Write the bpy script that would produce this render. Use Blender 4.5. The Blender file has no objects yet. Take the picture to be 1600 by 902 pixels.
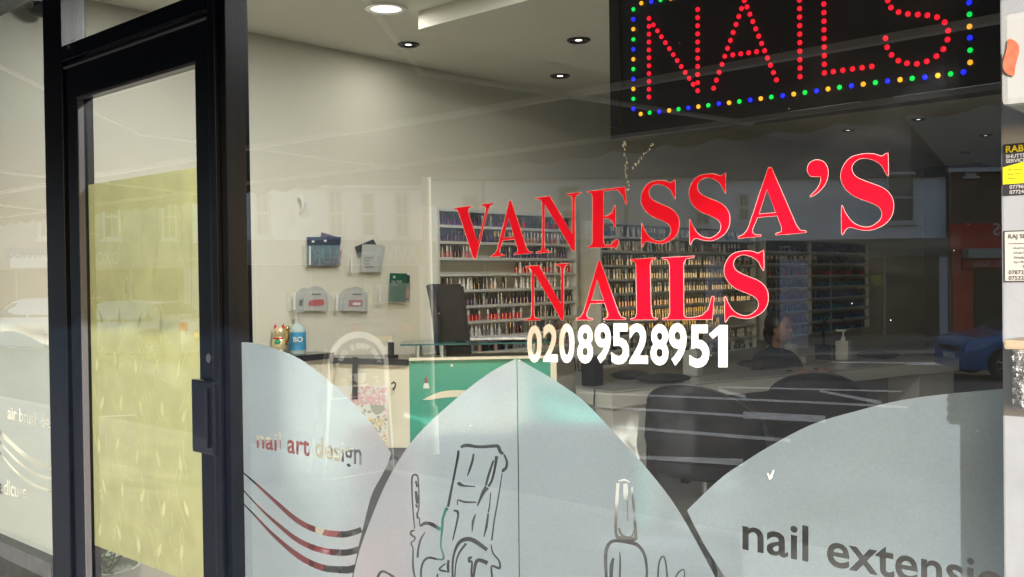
import bpy, bmesh, math, random
from mathutils import Vector, Matrix
from mathutils.geometry import delaunay_2d_cdt
random.seed(7)
R = math.radians
S = bpy.context.scene
COL = S.collection

# ---------------------------------------------------------------- camera
F = 1535.0
CAM = Vector((0, -1.45, 1.55))
YAW, PITCH, ROLL = R(42.35), R(-0.7), R(0.75)
FH = Vector((-math.sin(YAW), math.cos(YAW), 0)); RH = Vector((math.cos(YAW), math.sin(YAW), 0))
fw = FH*math.cos(PITCH) + Vector((0, 0, 1))*math.sin(PITCH)
up0 = RH.cross(fw)
rt = RH*math.cos(ROLL) - up0*math.sin(ROLL)
up = up0*math.cos(ROLL) + RH*math.sin(ROLL)
cd = bpy.data.cameras.new('camera'); cam = bpy.data.objects.new('camera', cd); COL.objects.link(cam)
cd.sensor_width = 36; cd.lens = F/1600*36; cd.clip_end = 2000; cd.clip_start = 0.02
m = Matrix((rt, up, -fw)).transposed().to_4x4(); m.translation = CAM
cam.matrix_world = m
S.camera = cam

def ray(px, py): return fw + rt*((px-800)/F) + up*((451-py)/F)
def PY(px, py, y=0.0):
    d = ray(px, py); return CAM + d*((y-CAM.y)/d.y)
def PZ(px, py, z):
    d = ray(px, py); return CAM + d*((z-CAM.z)/d.z)
def PX(px, py, x):
    d = ray(px, py); return CAM + d*((x-CAM.x)/d.x)

# ---------------------------------------------------------------- world, sun, exposure
SUN_AZ, SUN_EL = R(38), R(13.2)          # from straight out of the shop, turned to the right
sd = Vector((math.sin(SUN_AZ)*math.cos(SUN_EL), -math.cos(SUN_AZ)*math.cos(SUN_EL), math.sin(SUN_EL)))
w = bpy.data.worlds.new('World'); S.world = w; w.use_nodes = True
nt = w.node_tree; bg = nt.nodes['Background']
sky = nt.nodes.new('ShaderNodeTexSky'); sky.sky_type = 'NISHITA'; sky.sun_disc = False
sky.sun_elevation = SUN_EL; sky.dust_density = 1.5; sky.sun_rotation = math.atan2(sd.x, sd.y)
nt.links.new(sky.outputs[0], bg.inputs[0]); bg.inputs[1].default_value = 0.15
sl = bpy.data.lights.new('sun', 'SUN'); sl.energy = 2.15; sl.angle = R(0.55); sl.color = (1, 0.965, 0.91)
so = bpy.data.objects.new('sun', sl); COL.objects.link(so)
so.rotation_euler = sd.to_track_quat('Z', 'Y').to_euler(); so.location = sd*30
S.view_settings.view_transform = 'Standard'; S.view_settings.look = 'None'
S.view_settings.exposure = 1.55; S.view_settings.gamma = 1
S.render.engine = 'CYCLES'
S.cycles.max_bounces = 9; S.cycles.diffuse_bounces = 5; S.cycles.glossy_bounces = 4
S.cycles.transmission_bounces = 6; S.cycles.transparent_max_bounces = 24
S.cycles.sample_clamp_indirect = 12; S.cycles.caustics_reflective = False; S.cycles.caustics_refractive = True

# ---------------------------------------------------------------- materials
MATS = {}
def mat(name, color=(.5, .5, .5), rough=.6, metal=0, var=0.0, vscale=6, bump=0, bscale=60, emit=None, es=1, trans=0, spec=.5, stretch=None, coat=0):
    if name in MATS: return MATS[name]
    M = bpy.data.materials.new(name); M.use_nodes = True; n = M.node_tree; b = n.nodes['Principled BSDF']
    b.inputs['Base Color'].default_value = (*color, 1); b.inputs['Roughness'].default_value = rough
    b.inputs['Metallic'].default_value = metal; b.inputs['Transmission Weight'].default_value = trans
    b.inputs['Specular IOR Level'].default_value = spec; b.inputs['Coat Weight'].default_value = coat
    if emit: b.inputs['Emission Color'].default_value = (*emit, 1); b.inputs['Emission Strength'].default_value = es
    tc = n.nodes.new('ShaderNodeTexCoord'); vec = tc.outputs['Object']
    if stretch:
        mp = n.nodes.new('ShaderNodeMapping'); mp.inputs['Scale'].default_value = stretch
        n.links.new(vec, mp.inputs[0]); vec = mp.outputs[0]
    if var:
        t = n.nodes.new('ShaderNodeTexNoise'); t.inputs['Scale'].default_value = vscale; t.inputs['Detail'].default_value = 6
        n.links.new(vec, t.inputs['Vector'])
        mr = n.nodes.new('ShaderNodeMapRange'); mr.inputs[3].default_value = 1-var; mr.inputs[4].default_value = 1+var
        mr.inputs[1].default_value = .3; mr.inputs[2].default_value = .7
        n.links.new(t.outputs['Fac'], mr.inputs[0])
        mx = n.nodes.new('ShaderNodeVectorMath'); mx.operation = 'SCALE'; mx.inputs[0].default_value = color
        n.links.new(mr.outputs[0], mx.inputs['Scale']); n.links.new(mx.outputs[0], b.inputs['Base Color'])
    if bump:
        t2 = n.nodes.new('ShaderNodeTexNoise'); t2.inputs['Scale'].default_value = bscale; t2.inputs['Detail'].default_value = 4
        n.links.new(vec, t2.inputs['Vector'])
        bp = n.nodes.new('ShaderNodeBump'); bp.inputs['Strength'].default_value = bump; bp.inputs['Distance'].default_value = .01
        n.links.new(t2.outputs['Fac'], bp.inputs['Height']); n.links.new(bp.outputs[0], b.inputs['Normal'])
    MATS[name] = M; return M

def glass_mat():
    M = bpy.data.materials.new('window_glass'); M.use_nodes = True; n = M.node_tree; n.nodes.clear()
    out = n.nodes.new('ShaderNodeOutputMaterial'); tr = n.nodes.new('ShaderNodeBsdfTransparent'); gl = n.nodes.new('ShaderNodeBsdfGlossy')
    gl.inputs['Roughness'].default_value = 0.0; tr.inputs[0].default_value = (.93, .95, .935, 1)
    # reflectance of a thin pane, the same from both sides (Schlick, both faces)
    ge = n.nodes.new('ShaderNodeNewGeometry'); dt = n.nodes.new('ShaderNodeVectorMath'); dt.operation = 'DOT_PRODUCT'
    n.links.new(ge.outputs['Incoming'], dt.inputs[0]); n.links.new(ge.outputs['Normal'], dt.inputs[1])
    def mth(op, x, y=None):
        k = n.nodes.new('ShaderNodeMath'); k.operation = op
        for i, v in enumerate((x, y)):
            if v is None: continue
            if isinstance(v, (int, float)): k.inputs[i].default_value = v
            else: n.links.new(v, k.inputs[i])
        return k.outputs[0]
    c_ = mth('ABSOLUTE', dt.outputs['Value']); f_ = mth('POWER', mth('SUBTRACT', 1.0, c_), 5.0)
    f_ = mth('ADD', mth('MULTIPLY', f_, .957), .043)          # double glazing: four surfaces
    f_ = mth('DIVIDE', mth('MULTIPLY', f_, 4.0), mth('ADD', mth('MULTIPLY', f_, 3.0), 1.0))
    class _A: outputs = [f_]
    a = _A
    # a real pane is never quite flat: very shallow waves
    tc = n.nodes.new('ShaderNodeTexCoord'); nz = n.nodes.new('ShaderNodeTexNoise'); nz.inputs['Scale'].default_value = .8; nz.inputs['Detail'].default_value = 0
    n.links.new(tc.outputs['Object'], nz.inputs['Vector'])
    bp = n.nodes.new('ShaderNodeBump'); bp.inputs['Strength'].default_value = .35; bp.inputs['Distance'].default_value = .012
    n.links.new(nz.outputs['Fac'], bp.inputs['Height']); n.links.new(bp.outputs[0], gl.inputs['Normal'])
    mx = n.nodes.new('ShaderNodeMixShader'); n.links.new(a.outputs[0], mx.inputs[0]); n.links.new(tr.outputs[0], mx.inputs[1]); n.links.new(gl.outputs[0], mx.inputs[2])
    dn = n.nodes.new('ShaderNodeTexNoise'); dn.inputs['Scale'].default_value = 2.2; dn.inputs['Detail'].default_value = 9; dn.inputs['Roughness'].default_value = .7; dn.inputs['Distortion'].default_value = 1.2
    mp = n.nodes.new('ShaderNodeMapping'); mp.inputs['Scale'].default_value = (1, 1, 2.5); mp.inputs['Rotation'].default_value = (0, R(25), 0); n.links.new(tc.outputs['Object'], mp.inputs[0]); n.links.new(mp.outputs[0], dn.inputs['Vector'])
    dr_ = n.nodes.new('ShaderNodeMapRange'); dr_.inputs[1].default_value = .45; dr_.inputs[2].default_value = .75; dr_.inputs[3].default_value = .002; dr_.inputs[4].default_value = .018; n.links.new(dn.outputs['Fac'], dr_.inputs[0])
    df = n.nodes.new('ShaderNodeBsdfDiffuse'); df.inputs[0].default_value = (.8, .8, .78, 1); m4 = n.nodes.new('ShaderNodeMixShader')
    n.links.new(dr_.outputs[0], m4.inputs[0]); n.links.new(mx.outputs[0], m4.inputs[1]); n.links.new(df.outputs[0], m4.inputs[2])
    n.links.new(m4.outputs[0], out.inputs[0]); return M
GLASS = glass_mat()

def film_mat(name, col, wd, wt, wr, rough=.6, ior=1.2, clear=0.0, var=.04, vs=3, grain=0):
    """frosted vinyl: part diffuse, part translucent, part blurred see-through"""
    M = bpy.data.materials.new(name); M.use_nodes = True; n = M.node_tree; n.nodes.clear()
    out = n.nodes.new('ShaderNodeOutputMaterial')
    d = n.nodes.new('ShaderNodeBsdfDiffuse'); t = n.nodes.new('ShaderNodeBsdfTranslucent'); r = n.nodes.new('ShaderNodeBsdfRefraction')
    tc = n.nodes.new('ShaderNodeTexCoord'); nz = n.nodes.new('ShaderNodeTexNoise'); nz.inputs['Scale'].default_value = vs; nz.inputs['Detail'].default_value = 8
    n.links.new(tc.outputs['Object'], nz.inputs['Vector'])
    mr = n.nodes.new('ShaderNodeMapRange'); mr.inputs[1].default_value = .3; mr.inputs[2].default_value = .7; mr.inputs[3].default_value = 1-var; mr.inputs[4].default_value = 1+var
    n.links.new(nz.outputs['Fac'], mr.inputs[0])
    sc = n.nodes.new('ShaderNodeVectorMath'); sc.operation = 'SCALE'; sc.inputs[0].default_value = col; n.links.new(mr.outputs[0], sc.inputs['Scale'])
    if grain:
        g = n.nodes.new('ShaderNodeTexNoise'); g.inputs['Scale'].default_value = 260; g.inputs['Detail'].default_value = 2; n.links.new(tc.outputs['Object'], g.inputs['Vector'])
        gr_ = n.nodes.new('ShaderNodeMapRange'); gr_.inputs[1].default_value = .3; gr_.inputs[2].default_value = .7; gr_.inputs[3].default_value = 1-grain; gr_.inputs[4].default_value = 1+grain
        n.links.new(g.outputs['Fac'], gr_.inputs[0]); gm = n.nodes.new('ShaderNodeMath'); gm.operation = 'MULTIPLY'; n.links.new(mr.outputs[0], gm.inputs[0]); n.links.new(gr_.outputs[0], gm.inputs[1]); n.links.new(gm.outputs[0], sc.inputs['Scale'])
    n.links.new(sc.outputs[0], d.inputs[0]); n.links.new(sc.outputs[0], t.inputs[0])
    r.inputs['Color'].default_value = (*col, 1); r.inputs['Roughness'].default_value = rough; r.inputs['IOR'].default_value = ior
    m1 = n.nodes.new('ShaderNodeMixShader'); m1.inputs[0].default_value = wt/(wd+wt)
    n.links.new(d.outputs[0], m1.inputs[1]); n.links.new(t.outputs[0], m1.inputs[2])
    m2 = n.nodes.new('ShaderNodeMixShader'); m2.inputs[0].default_value = wr
    n.links.new(m1.outputs[0], m2.inputs[1]); n.links.new(r.outputs[0], m2.inputs[2])
    last = m2
    if clear:
        c = n.nodes.new('ShaderNodeBsdfTransparent'); m3 = n.nodes.new('ShaderNodeMixShader'); m3.inputs[0].default_value = clear
        n.links.new(m2.outputs[0], m3.inputs[1]); n.links.new(c.outputs[0], m3.inputs[2]); last = m3
    n.links.new(last.outputs[0], out.inputs[0]); return M
FROST = film_mat('frosted_vinyl', (.72, .86, 1.0), .54, .32, .62, .22, 1.2, grain=.05)
GREENFILM = film_mat('green_leaf_film', (.50, .51, .235), .5, .5, .0, clear=.12, var=.12, vs=9)
GREENFILM2 = film_mat('pale_leaf_print', (.66, .69, .40), .66, .34, .0, clear=.05)

def brick_mat(name, c1, c2, mortar, scale=1.0, bump=.5):
    M = bpy.data.materials.new(name); M.use_nodes = True; n = M.node_tree; b = n.nodes['Principled BSDF']; b.inputs['Roughness'].default_value = .85
    tc = n.nodes.new('ShaderNodeTexCoord'); mp = n.nodes.new('ShaderNodeMapping'); mp.inputs['Rotation'].default_value = (R(90), 0, 0)
    n.links.new(tc.outputs['Object'], mp.inputs[0])
    t = n.nodes.new('ShaderNodeTexBrick'); t.inputs['Scale'].default_value = scale; t.inputs['Brick Width'].default_value = .225; t.inputs['Row Height'].default_value = .075
    t.inputs['Mortar Size'].default_value = .006; t.inputs['Color1'].default_value = (*c1, 1); t.inputs['Color2'].default_value = (*c2, 1); t.inputs['Mortar'].default_value = (*mortar, 1)
    n.links.new(mp.outputs[0], t.inputs['Vector']); n.links.new(t.outputs['Color'], b.inputs['Base Color'])
    bp = n.nodes.new('ShaderNodeBump'); bp.inputs['Strength'].default_value = bump; bp.inputs['Distance'].default_value = .01; bp.invert = True
    n.links.new(t.outputs['Fac'], bp.inputs['Height']); n.links.new(bp.outputs[0], b.inputs['Normal']); return M

BLACKFRAME = mat('black_powder_coat', (.004, .006, .012), .3, 0, .25, 30, .05, 200, spec=.35)
WALLP = mat('cream_painted_plaster', (.69, .67, .58), .75, 0, .03, 1.5, .03, 30)
CEILP = mat('ceiling_paint', (.78, .76, .68), .8, 0, .02, 2)
FLOORM = mat('grey_floor_vinyl', (.38, .36, .34), .4, 0, .15, 5)
WHITEP = mat('white_laminate', (.72, .72, .68), .35, 0, .03, 3)
SHELFW = mat('shelf_white', (.62, .63, .60), .4)
REDV = mat('red_vinyl', (.78, .0, .018), .35, 0, .02, 5)
PINKEDGE = mat('vinyl_cut_edge', (.95, .55, .55), .5)
WHITEV = mat('white_vinyl', (.86, .86, .86), .4)
BLACKF = mat('black_fabric', (.012, .012, .014), .8, 0, .2, 40, .2, 300)
BLACKL = mat('black_leather', (.008, .008, .010), .55, 0, .1, 20, .1, 120, spec=.3)
BLACKPL = mat('black_plastic', (.012, .012, .014), .3)
CHROME = mat('chrome', (.75, .75, .75), .12, 1)
STEEL = mat('brushed_steel', (.5, .5, .5), .3, 1)
CREAMD = mat('cream_desk_panel', (.76, .71, .58), .4, 0, .03, 3)
GREEND = mat('teal_green_panel', (.05, .34, .25), .3, 0, .04, 4)
PAPERW = mat('white_paper', (.78, .78, .76), .7)
CLEARP = mat('clear_acrylic', (.9, .95, .95), .05, trans=1)
DARKTXT = mat('dark_print', (.03, .03, .035), .6)

# ---------------------------------------------------------------- helpers
def tag(o, label=None, cat=None, group=None, kind=None):
    if label: o['label'] = label
    if cat: o['category'] = cat
    if group: o['group'] = group
    if kind: o['kind'] = kind
    return o
def empty(name, loc, label, cat, group=None, rz=0):
    o = bpy.data.objects.new(name, None); COL.objects.link(o); o.location = loc; o.rotation_euler = (0, 0, rz); o.empty_display_size = .05
    bpy.context.view_layer.update()
    return tag(o, label, cat, group)
def link(name, me, mats, parent=None, world=True):
    """world=True: the mesh is in world coordinates; it is re-expressed in its parent's space"""
    o = bpy.data.objects.new(name, me); COL.objects.link(o)
    if not isinstance(mats, (list, tuple)): mats = [mats]
    for m_ in mats: me.materials.append(m_)
    if parent is not None:
        o.parent = parent
        if world:
            chain = []; p = parent; mw = Matrix.Identity(4)
            while p: chain.append(p); p = p.parent
            for p in reversed(chain): mw = mw @ p.matrix_basis
            me.transform(mw.inverted())
    return o
def recentre(o):
    """move a top-level mesh object's origin to the base centre of its own mesh"""
    xs = [v.co for v in o.data.vertices]
    c = Vector(((min(v.x for v in xs)+max(v.x for v in xs))/2, (min(v.y for v in xs)+max(v.y for v in xs))/2, min(v.z for v in xs)))
    o.data.transform(Matrix.Translation(-c)); o.location = c; return o
class MB:
    def __init__(s): s.bm = bmesh.new(); s.mi = 0
    def _done(s, verts, bevel=0):
        fs = set(f for v in verts for f in v.link_faces)
        for f in fs: f.material_index = s.mi
        if bevel:
            es = list(set(e for v in verts for e in v.link_edges))
            r = bmesh.ops.bevel(s.bm, geom=es, offset=bevel, segments=2, affect='EDGES', profile=.6)
            for f in r['faces']: f.material_index = s.mi
    def box(s, a, b, bevel=0, mx=None):
        a, b = Vector(a), Vector(b); c = (a+b)/2; d = b-a
        r = bmesh.ops.create_cube(s.bm, size=1, matrix=Matrix.Translation(c) @ Matrix.Diagonal((abs(d.x), abs(d.y), abs(d.z), 1)))
        if mx: bmesh.ops.transform(s.bm, matrix=mx, verts=r['verts'])
        s._done(r['verts'], bevel); return s
    def cyl(s, p0, p1, r0, r1=None, seg=16, cap=True):
        p0, p1 = Vector(p0), Vector(p1); d = p1-p0; r1 = r0 if r1 is None else r1
        q = d.to_track_quat('Z', 'Y').to_matrix().to_4x4()
        r = bmesh.ops.create_cone(s.bm, cap_ends=cap, segments=seg, radius1=r0, radius2=r1, depth=d.length, matrix=Matrix.Translation((p0+p1)/2) @ q)
        s._done(r['verts']); return s
    def ball(s, c, r, sc=(1, 1, 1), seg=16, rot=None):
        mm = Matrix.Translation(c) @ (rot or Matrix.Identity(4)) @ Matrix.Diagonal((r*sc[0], r*sc[1], r*sc[2], 1))
        rr = bmesh.ops.create_uvsphere(s.bm, u_segments=seg, v_segments=max(6, seg//2), radius=1, matrix=mm); s._done(rr['verts']); return s
    def tube(s, pts, r, seg=8):
        pts = [Vector(p) for p in pts]; rings = []
        rr = r if isinstance(r, (list, tuple)) else [r]*len(pts)
        for i, p in enumerate(pts):
            t = (pts[min(i+1, len(pts)-1)]-pts[max(i-1, 0)]).normalized()
            q = t.to_track_quat('Z', 'Y')
            rings.append([s.bm.verts.new(p + q @ Vector((math.cos(k*math.tau/seg)*rr[i], math.sin(k*math.tau/seg)*rr[i], 0))) for k in range(seg)])
        for a, b in zip(rings, rings[1:]):
            # keep rings aligned
            off = min(range(seg), key=lambda k: (a[0].co-b[k].co).length)
            b[:] = b[off:]+b[:off]
            for k in range(seg):
                f = s.bm.faces.new((a[k], a[(k+1) % seg], b[(k+1) % seg], b[k])); f.material_index = s.mi
        for rg in (rings[0][::-1], rings[-1]):
            f = s.bm.faces.new(rg); f.material_index = s.mi
        return s
    def lathe(s, prof, c=(0, 0, 0), seg=20):
        c = Vector(c); rings = []
        for (r, z) in prof:
            rings.append([s.bm.verts.new(c+Vector((math.cos(k*math.tau/seg)*max(r, 1e-4), math.sin(k*math.tau/seg)*max(r, 1e-4), z))) for k in range(seg)])
        for a, b in zip(rings, rings[1:]):
            for k in range(seg):
                f = s.bm.faces.new((a[k], a[(k+1) % seg], b[(k+1) % seg], b[k])); f.material_index = s.mi
        return s
    def poly(s, pts, thick=None):
        """flat polygon, optionally extruded by vector thick"""
        vs = [s.bm.verts.new(Vector(p)) for p in pts]; f = s.bm.faces.new(vs); f.material_index = s.mi
        if thick is not None:
            r = bmesh.ops.extrude_face_region(s.bm, geom=[f]); nv = [g for g in r['geom'] if isinstance(g, bmesh.types.BMVert)]
            bmesh.ops.translate(s.bm, vec=Vector(thick), verts=nv)
            for v in nv:
                for g in v.link_faces: g.material_index = s.mi
        return s
    def mesh(s, name, smooth=False):
        bmesh.ops.recalc_face_normals(s.bm, faces=s.bm.faces)
        me = bpy.data.meshes.new(name); s.bm.to_mesh(me); s.bm.free()
        if smooth:
            me.shade_smooth() if hasattr(me, 'shade_smooth') else None
            for p in me.polygons: p.use_smooth = True
            try: me.set_sharp_from_angle(angle=R(40))
            except Exception: pass
        return me
    def build(s, name, mats, parent=None, smooth=False, world=True):
        return link(name, s.mesh(name, smooth), mats, parent, world)
def struct(name, mb, mats): return tag(mb.build(name, mats), kind='structure')

# ---- text as flat edge sets / triangles (built-in font)
def text_mesh(txt, bold=0.0):
    cu = bpy.data.curves.new('t', 'FONT'); cu.body = txt; cu.size = 1; cu.offset = bold; cu.resolution_u = 4
    o = bpy.data.objects.new('t', cu); COL.objects.link(o)
    dg = bpy.context.evaluated_depsgraph_get(); dg.update(); me = bpy.data.meshes.new_from_object(o.evaluated_get(dg))
    bm = bmesh.new(); bm.from_mesh(me); bmesh.ops.remove_doubles(bm, verts=bm.verts, dist=1e-5)
    vs = [(v.co.x, v.co.y) for v in bm.verts]; bm.verts.index_update()
    tris = [[v.index for v in f.verts] for f in bm.faces]; edges = [(e.verts[0].index, e.verts[1].index) for e in bm.edges if len(e.link_faces) == 1]
    bm.free(); bpy.data.objects.remove(o); bpy.data.curves.remove(cu); bpy.data.meshes.remove(me)
    return vs, tris, edges
def bbox(vs): return min(v[0] for v in vs), min(v[1] for v in vs), max(v[0] for v in vs), max(v[1] for v in vs)
def quadmap(u, v, q):       # q: bl br tr tl (2-D)
    bl, br, tr, tl = [Vector(p) for p in q]
    return (bl*(1-u)+br*u)*(1-v)+(tl*(1-u)+tr*u)*v
def text_in_quad(txt, q, bold=0.0):
    vs, tris, edges = text_mesh(txt, bold); x0, y0, x1, y1 = bbox(vs)
    return [quadmap((x-x0)/(x1-x0), (y-y0)/(y1-y0), q) for x, y in vs], tris, edges
def add_text(mb, txt, origin, xdir, zdir, height, width=None, bold=0.0, centre=False):
    vs, tris, _ = text_mesh(txt, bold); x0, y0, x1, y1 = bbox(vs); s = height/(y1-y0); sx = s if width is None else width/(x1-x0)
    o = Vector(origin); xd = Vector(xdir).normalized(); zd = Vector(zdir).normalized()
    off = (x1-x0)*sx/2 if centre else 0
    bv = [mb.bm.verts.new(o + xd*((x-x0)*sx-off) + zd*((y-y0)*s)) for x, y in vs]
    for t in tris:
        try: f = mb.bm.faces.new([bv[i] for i in t]); f.material_index = mb.mi
        except ValueError: pass
def catmull(pts, n=4, closed=True):
    out = []; N = len(pts)
    for i in range(N if closed else N-1):
        if closed: p0, p1, p2, p3 = pts[i-1], pts[i], pts[(i+1) % N], pts[(i+2) % N]
        else: p0, p1, p2, p3 = pts[max(i-1, 0)], pts[i], pts[i+1], pts[min(i+2, N-1)]
        for k in range(n):
            t = k/n
            out.append(tuple(.5*((2*p1[j])+(-p0[j]+p2[j])*t+(2*p0[j]-5*p1[j]+4*p2[j]-p3[j])*t*t+(-p0[j]+3*p1[j]-3*p2[j]+p3[j])*t**3) for j in (0, 1)))
    if not closed: out.append(tuple(pts[-1]))
    return out
def stroke(pts, w):
    """polygon of a line with varying width (pixels)"""
    ww = w if isinstance(w, (list, tuple)) else [w]*len(pts)
    if len(ww) != len(pts): ww = [ww[min(int(i*len(ww)/len(pts)), len(ww)-1)] for i in range(len(pts))]
    c = catmull([(p[0], p[1]) for p in pts], 4, False); wi = []
    for i in range(len(c)):
        k = i/4; a = int(k); b = min(a+1, len(ww)-1); wi.append(ww[min(a, len(ww)-1)]*(1-(k-a))+ww[b]*(k-a))
    L, Rr = [], []
    for i, p in enumerate(c):
        a = Vector(c[max(i-1, 0)]); b = Vector(c[min(i+1, len(c)-1)]); t = (b-a)
        if t.length < 1e-9: continue
        t.normalize(); nrm = Vector((-t.y, t.x))*wi[i]/2
        L.append(tuple(Vector(p)+nrm)); Rr.append(tuple(Vector(p)-nrm))
    return L+Rr[::-1]
def loop_edges(n, off=0): return [(off+i, off+(i+1) % n) for i in range(n)]
def crossings(pt, segs):
    x, y = pt; c = False
    for (ax, ay), (bx, by) in segs:
        if (ay > y) != (by > y) and x < (bx-ax)*(y-ay)/(by-ay)+ax: c = not c
    return c
def cut_sheet(outline, cuts, y):
    """flat sheet on the plane Y=y; outline and cuts in photograph pixels of that plane; returns MB"""
    V, E, sets = [], [], []
    def add(vs, edges):
        w = []
        for p in vs:
            q = PY(p[0], p[1], y); w.append((q.x, q.z))
        o = len(V); V.extend(w); E.extend([(a+o, b+o) for a, b in edges]); return [(w[a], w[b]) for a, b in edges]
    so_ = add(outline, loop_edges(len(outline)))
    for c in cuts:
        vs, ed = c if isinstance(c, tuple) else (c, loop_edges(len(c)))
        sets.append(add(vs, ed))
    boxes = [(min(min(a[0], b[0]) for a, b in s), max(max(a[0], b[0]) for a, b in s), min(min(a[1], b[1]) for a, b in s), max(max(a[1], b[1]) for a, b in s)) for s in sets]
    vo, eo, fo, *_ = delaunay_2d_cdt([Vector(v) for v in V], E, [], 0, 1e-6)
    mb = MB(); bv = [mb.bm.verts.new((v.x, y, v.y)) for v in vo]
    for f in fo:
        cx = sum(vo[i].x for i in f)/len(f); cz = sum(vo[i].y for i in f)/len(f)
        if not crossings((cx, cz), so_): continue
        if any(b[0] <= cx <= b[1] and b[2] <= cz <= b[3] and crossings((cx, cz), s) for s, b in zip(sets, boxes)): continue
        try: mb.bm.faces.new([bv[i] for i in f])
        except ValueError: pass
    bmesh.ops.delete(mb.bm, geom=[v for v in mb.bm.verts if not v.link_faces], context='VERTS')
    return mb
def px_poly(mb, pts, y, mi=0):
    mb.mi = mi; mb.poly([PY(p[0], p[1], y) for p in pts])

# ================================================================ the setting
ROADZ = lambda y: -.12 - .035*min(max(-y-3.6, 0), 18)
b = MB(); b.bm.verts.index_update()
rows = [-3.6, -8, -14, -21.6, -60, -500]; xs_ = [-500, -60, -20, 20, 60, 500]
gv = [[b.bm.verts.new((x, y, ROADZ(y))) for x in xs_] for y in rows]
for i in range(len(rows)-1):
    for j in range(len(xs_)-1): b.bm.faces.new((gv[i][j], gv[i][j+1], gv[i+1][j+1], gv[i+1][j]))
struct('road', b, mat('asphalt', (.05, .05, .054), .85, 0, .3, .8, .5, 40))
struct('pavement', MB().box((-60, -3.6, -.3), (60, -.02, 0)), mat('paving_slabs', (.26, .25, .24), .85, 0, .15, 2, .2, 30))
struct('ground', MB().box((-500, .3, -.5), (500, 600, -.25)), mat('earth', (.15, .14, .12), .9, 0, .2, .3))
XW, YB, XR, ZC = -4.14, 10.2, 2.6, 2.75
struct('shop_floor', MB().box((XW-.2, .02, -.2), (XR+.2, YB+.2, .02)), FLOORM)
struct('shop_ceiling', MB().box((XW-.2, .02, ZC), (XR+.2, YB+.2, ZC+.15)), CEILP)
q = PZ(654, 46, 2.67)
tag(MB().box((q.x, q.y, 2.67), (XR, YB, ZC-.002)).build('ceiling_bulkhead', CEILP), kind='structure')
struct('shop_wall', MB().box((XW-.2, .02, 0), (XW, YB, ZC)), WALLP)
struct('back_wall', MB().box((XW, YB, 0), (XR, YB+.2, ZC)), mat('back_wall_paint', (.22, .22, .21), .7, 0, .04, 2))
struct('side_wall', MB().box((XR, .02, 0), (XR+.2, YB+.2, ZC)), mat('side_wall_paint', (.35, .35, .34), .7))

# ---------------------------------------------------------------- shop front
sf = empty('shop_building', (-1.5, 0, 0), 'shop front wall with dark stall riser and fascia above the salon window', 'building')
FY0, FY1 = -.03, .055
XL = XW-.02
x88, x116, x138, x320, x345, x373 = [PY(p, 450).x for p in (88, 116, 137, 320, 345, 373)]
XP = PY(1565, 451, -.11).x
ZT = 2.59
b = MB(); b.box((-9, -.1, ZT+.06), (6, .02, 3.6)); b.build('fascia', mat('grey_fascia', (.25, .25, .26), .5, 0, .05, 2), sf)
b = MB(); b.box((-9, -.06, 3.6), (6, .25, 6.5)); b.build('upper_wall', brick_mat('red_brick', (.24, .11, .07), (.30, .14, .09), (.35, .33, .3)), sf)
b = MB(); b.box((-9, -.06, -.1), (XL-.03, .25, ZT+.06)); b.build('side_pier', mat('render_grey', (.4, .4, .4), .8, 0, .1, 3), sf)
b = MB(); b.box((.73, -.10, -.1), (6, .25, ZT+.06)); b.build('side_pier', mat('render_grey'), sf)
# riser of black granite under the left window, with base of main window
zs = .585
b = MB(); b.box((XL-.03, -.025, -.1), (x88, .04, zs-.06)); b.build('stall_riser', mat('black_granite', (.02, .022, .022), .25, 0, .9, 90), sf)
b = MB(); b.box((x373, -.025, -.1), (XP, .04, .42)); b.build('stall_riser', mat('black_granite'), sf)

fr = empty('shopfront_frame', (x88, 0, 0), 'black metal framework of posts and rails around door and windows', 'window frame')
def post(x0, x1, z0=-.1, z1=ZT+.06, y0=FY0, y1=FY1, n='post'):
    return MB().box((x0, y0, z0), (x1, y1, z1), .003).build(n, BLACKFRAME, fr)
post(x88, x116); post(x116+.003, x116+.014, z1=2.28, y0=-.012, n='door_stop')
post(x345, x373, y1=.042); post(x345+.03, x345+.06, y0=-.045, y1=-.0301, n='cover_strip')
post(XL-.03, XL+.03)
b = MB(); b.box((x116, FY0, 2.283), (x345, FY1, 2.335), .003); b.build('transom', BLACKFRAME, fr)
b = MB(); b.box((XL+.03, FY0, ZT), (x88, FY1, ZT+.058), .003); b.box((x116, FY0, ZT), (x345, FY1, ZT+.058), .003); b.box((x373, FY0, ZT), (XP, FY1, ZT+.058), .003); b.build('head_rail', BLACKFRAME, fr)
GREYB = mat('weathered_sill', (.06, .065, .07), .45, 0, .2, 20)
b = MB(); b.box((XL+.03, FY0-.01, zs-.06), (x88, FY1, zs), .003); b.build('sill', GREYB, fr)
b = MB(); b.box((x373, FY0-.01, .42), (XP, FY1, .48), .003); b.build('sill', GREYB, fr)
# screws and scuffs
p = PY(107, 73, FY0-.002); MB().cyl(p, p+Vector((0, -.003, 0)), .007, seg=12).build('screw', STEEL, fr)

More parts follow.
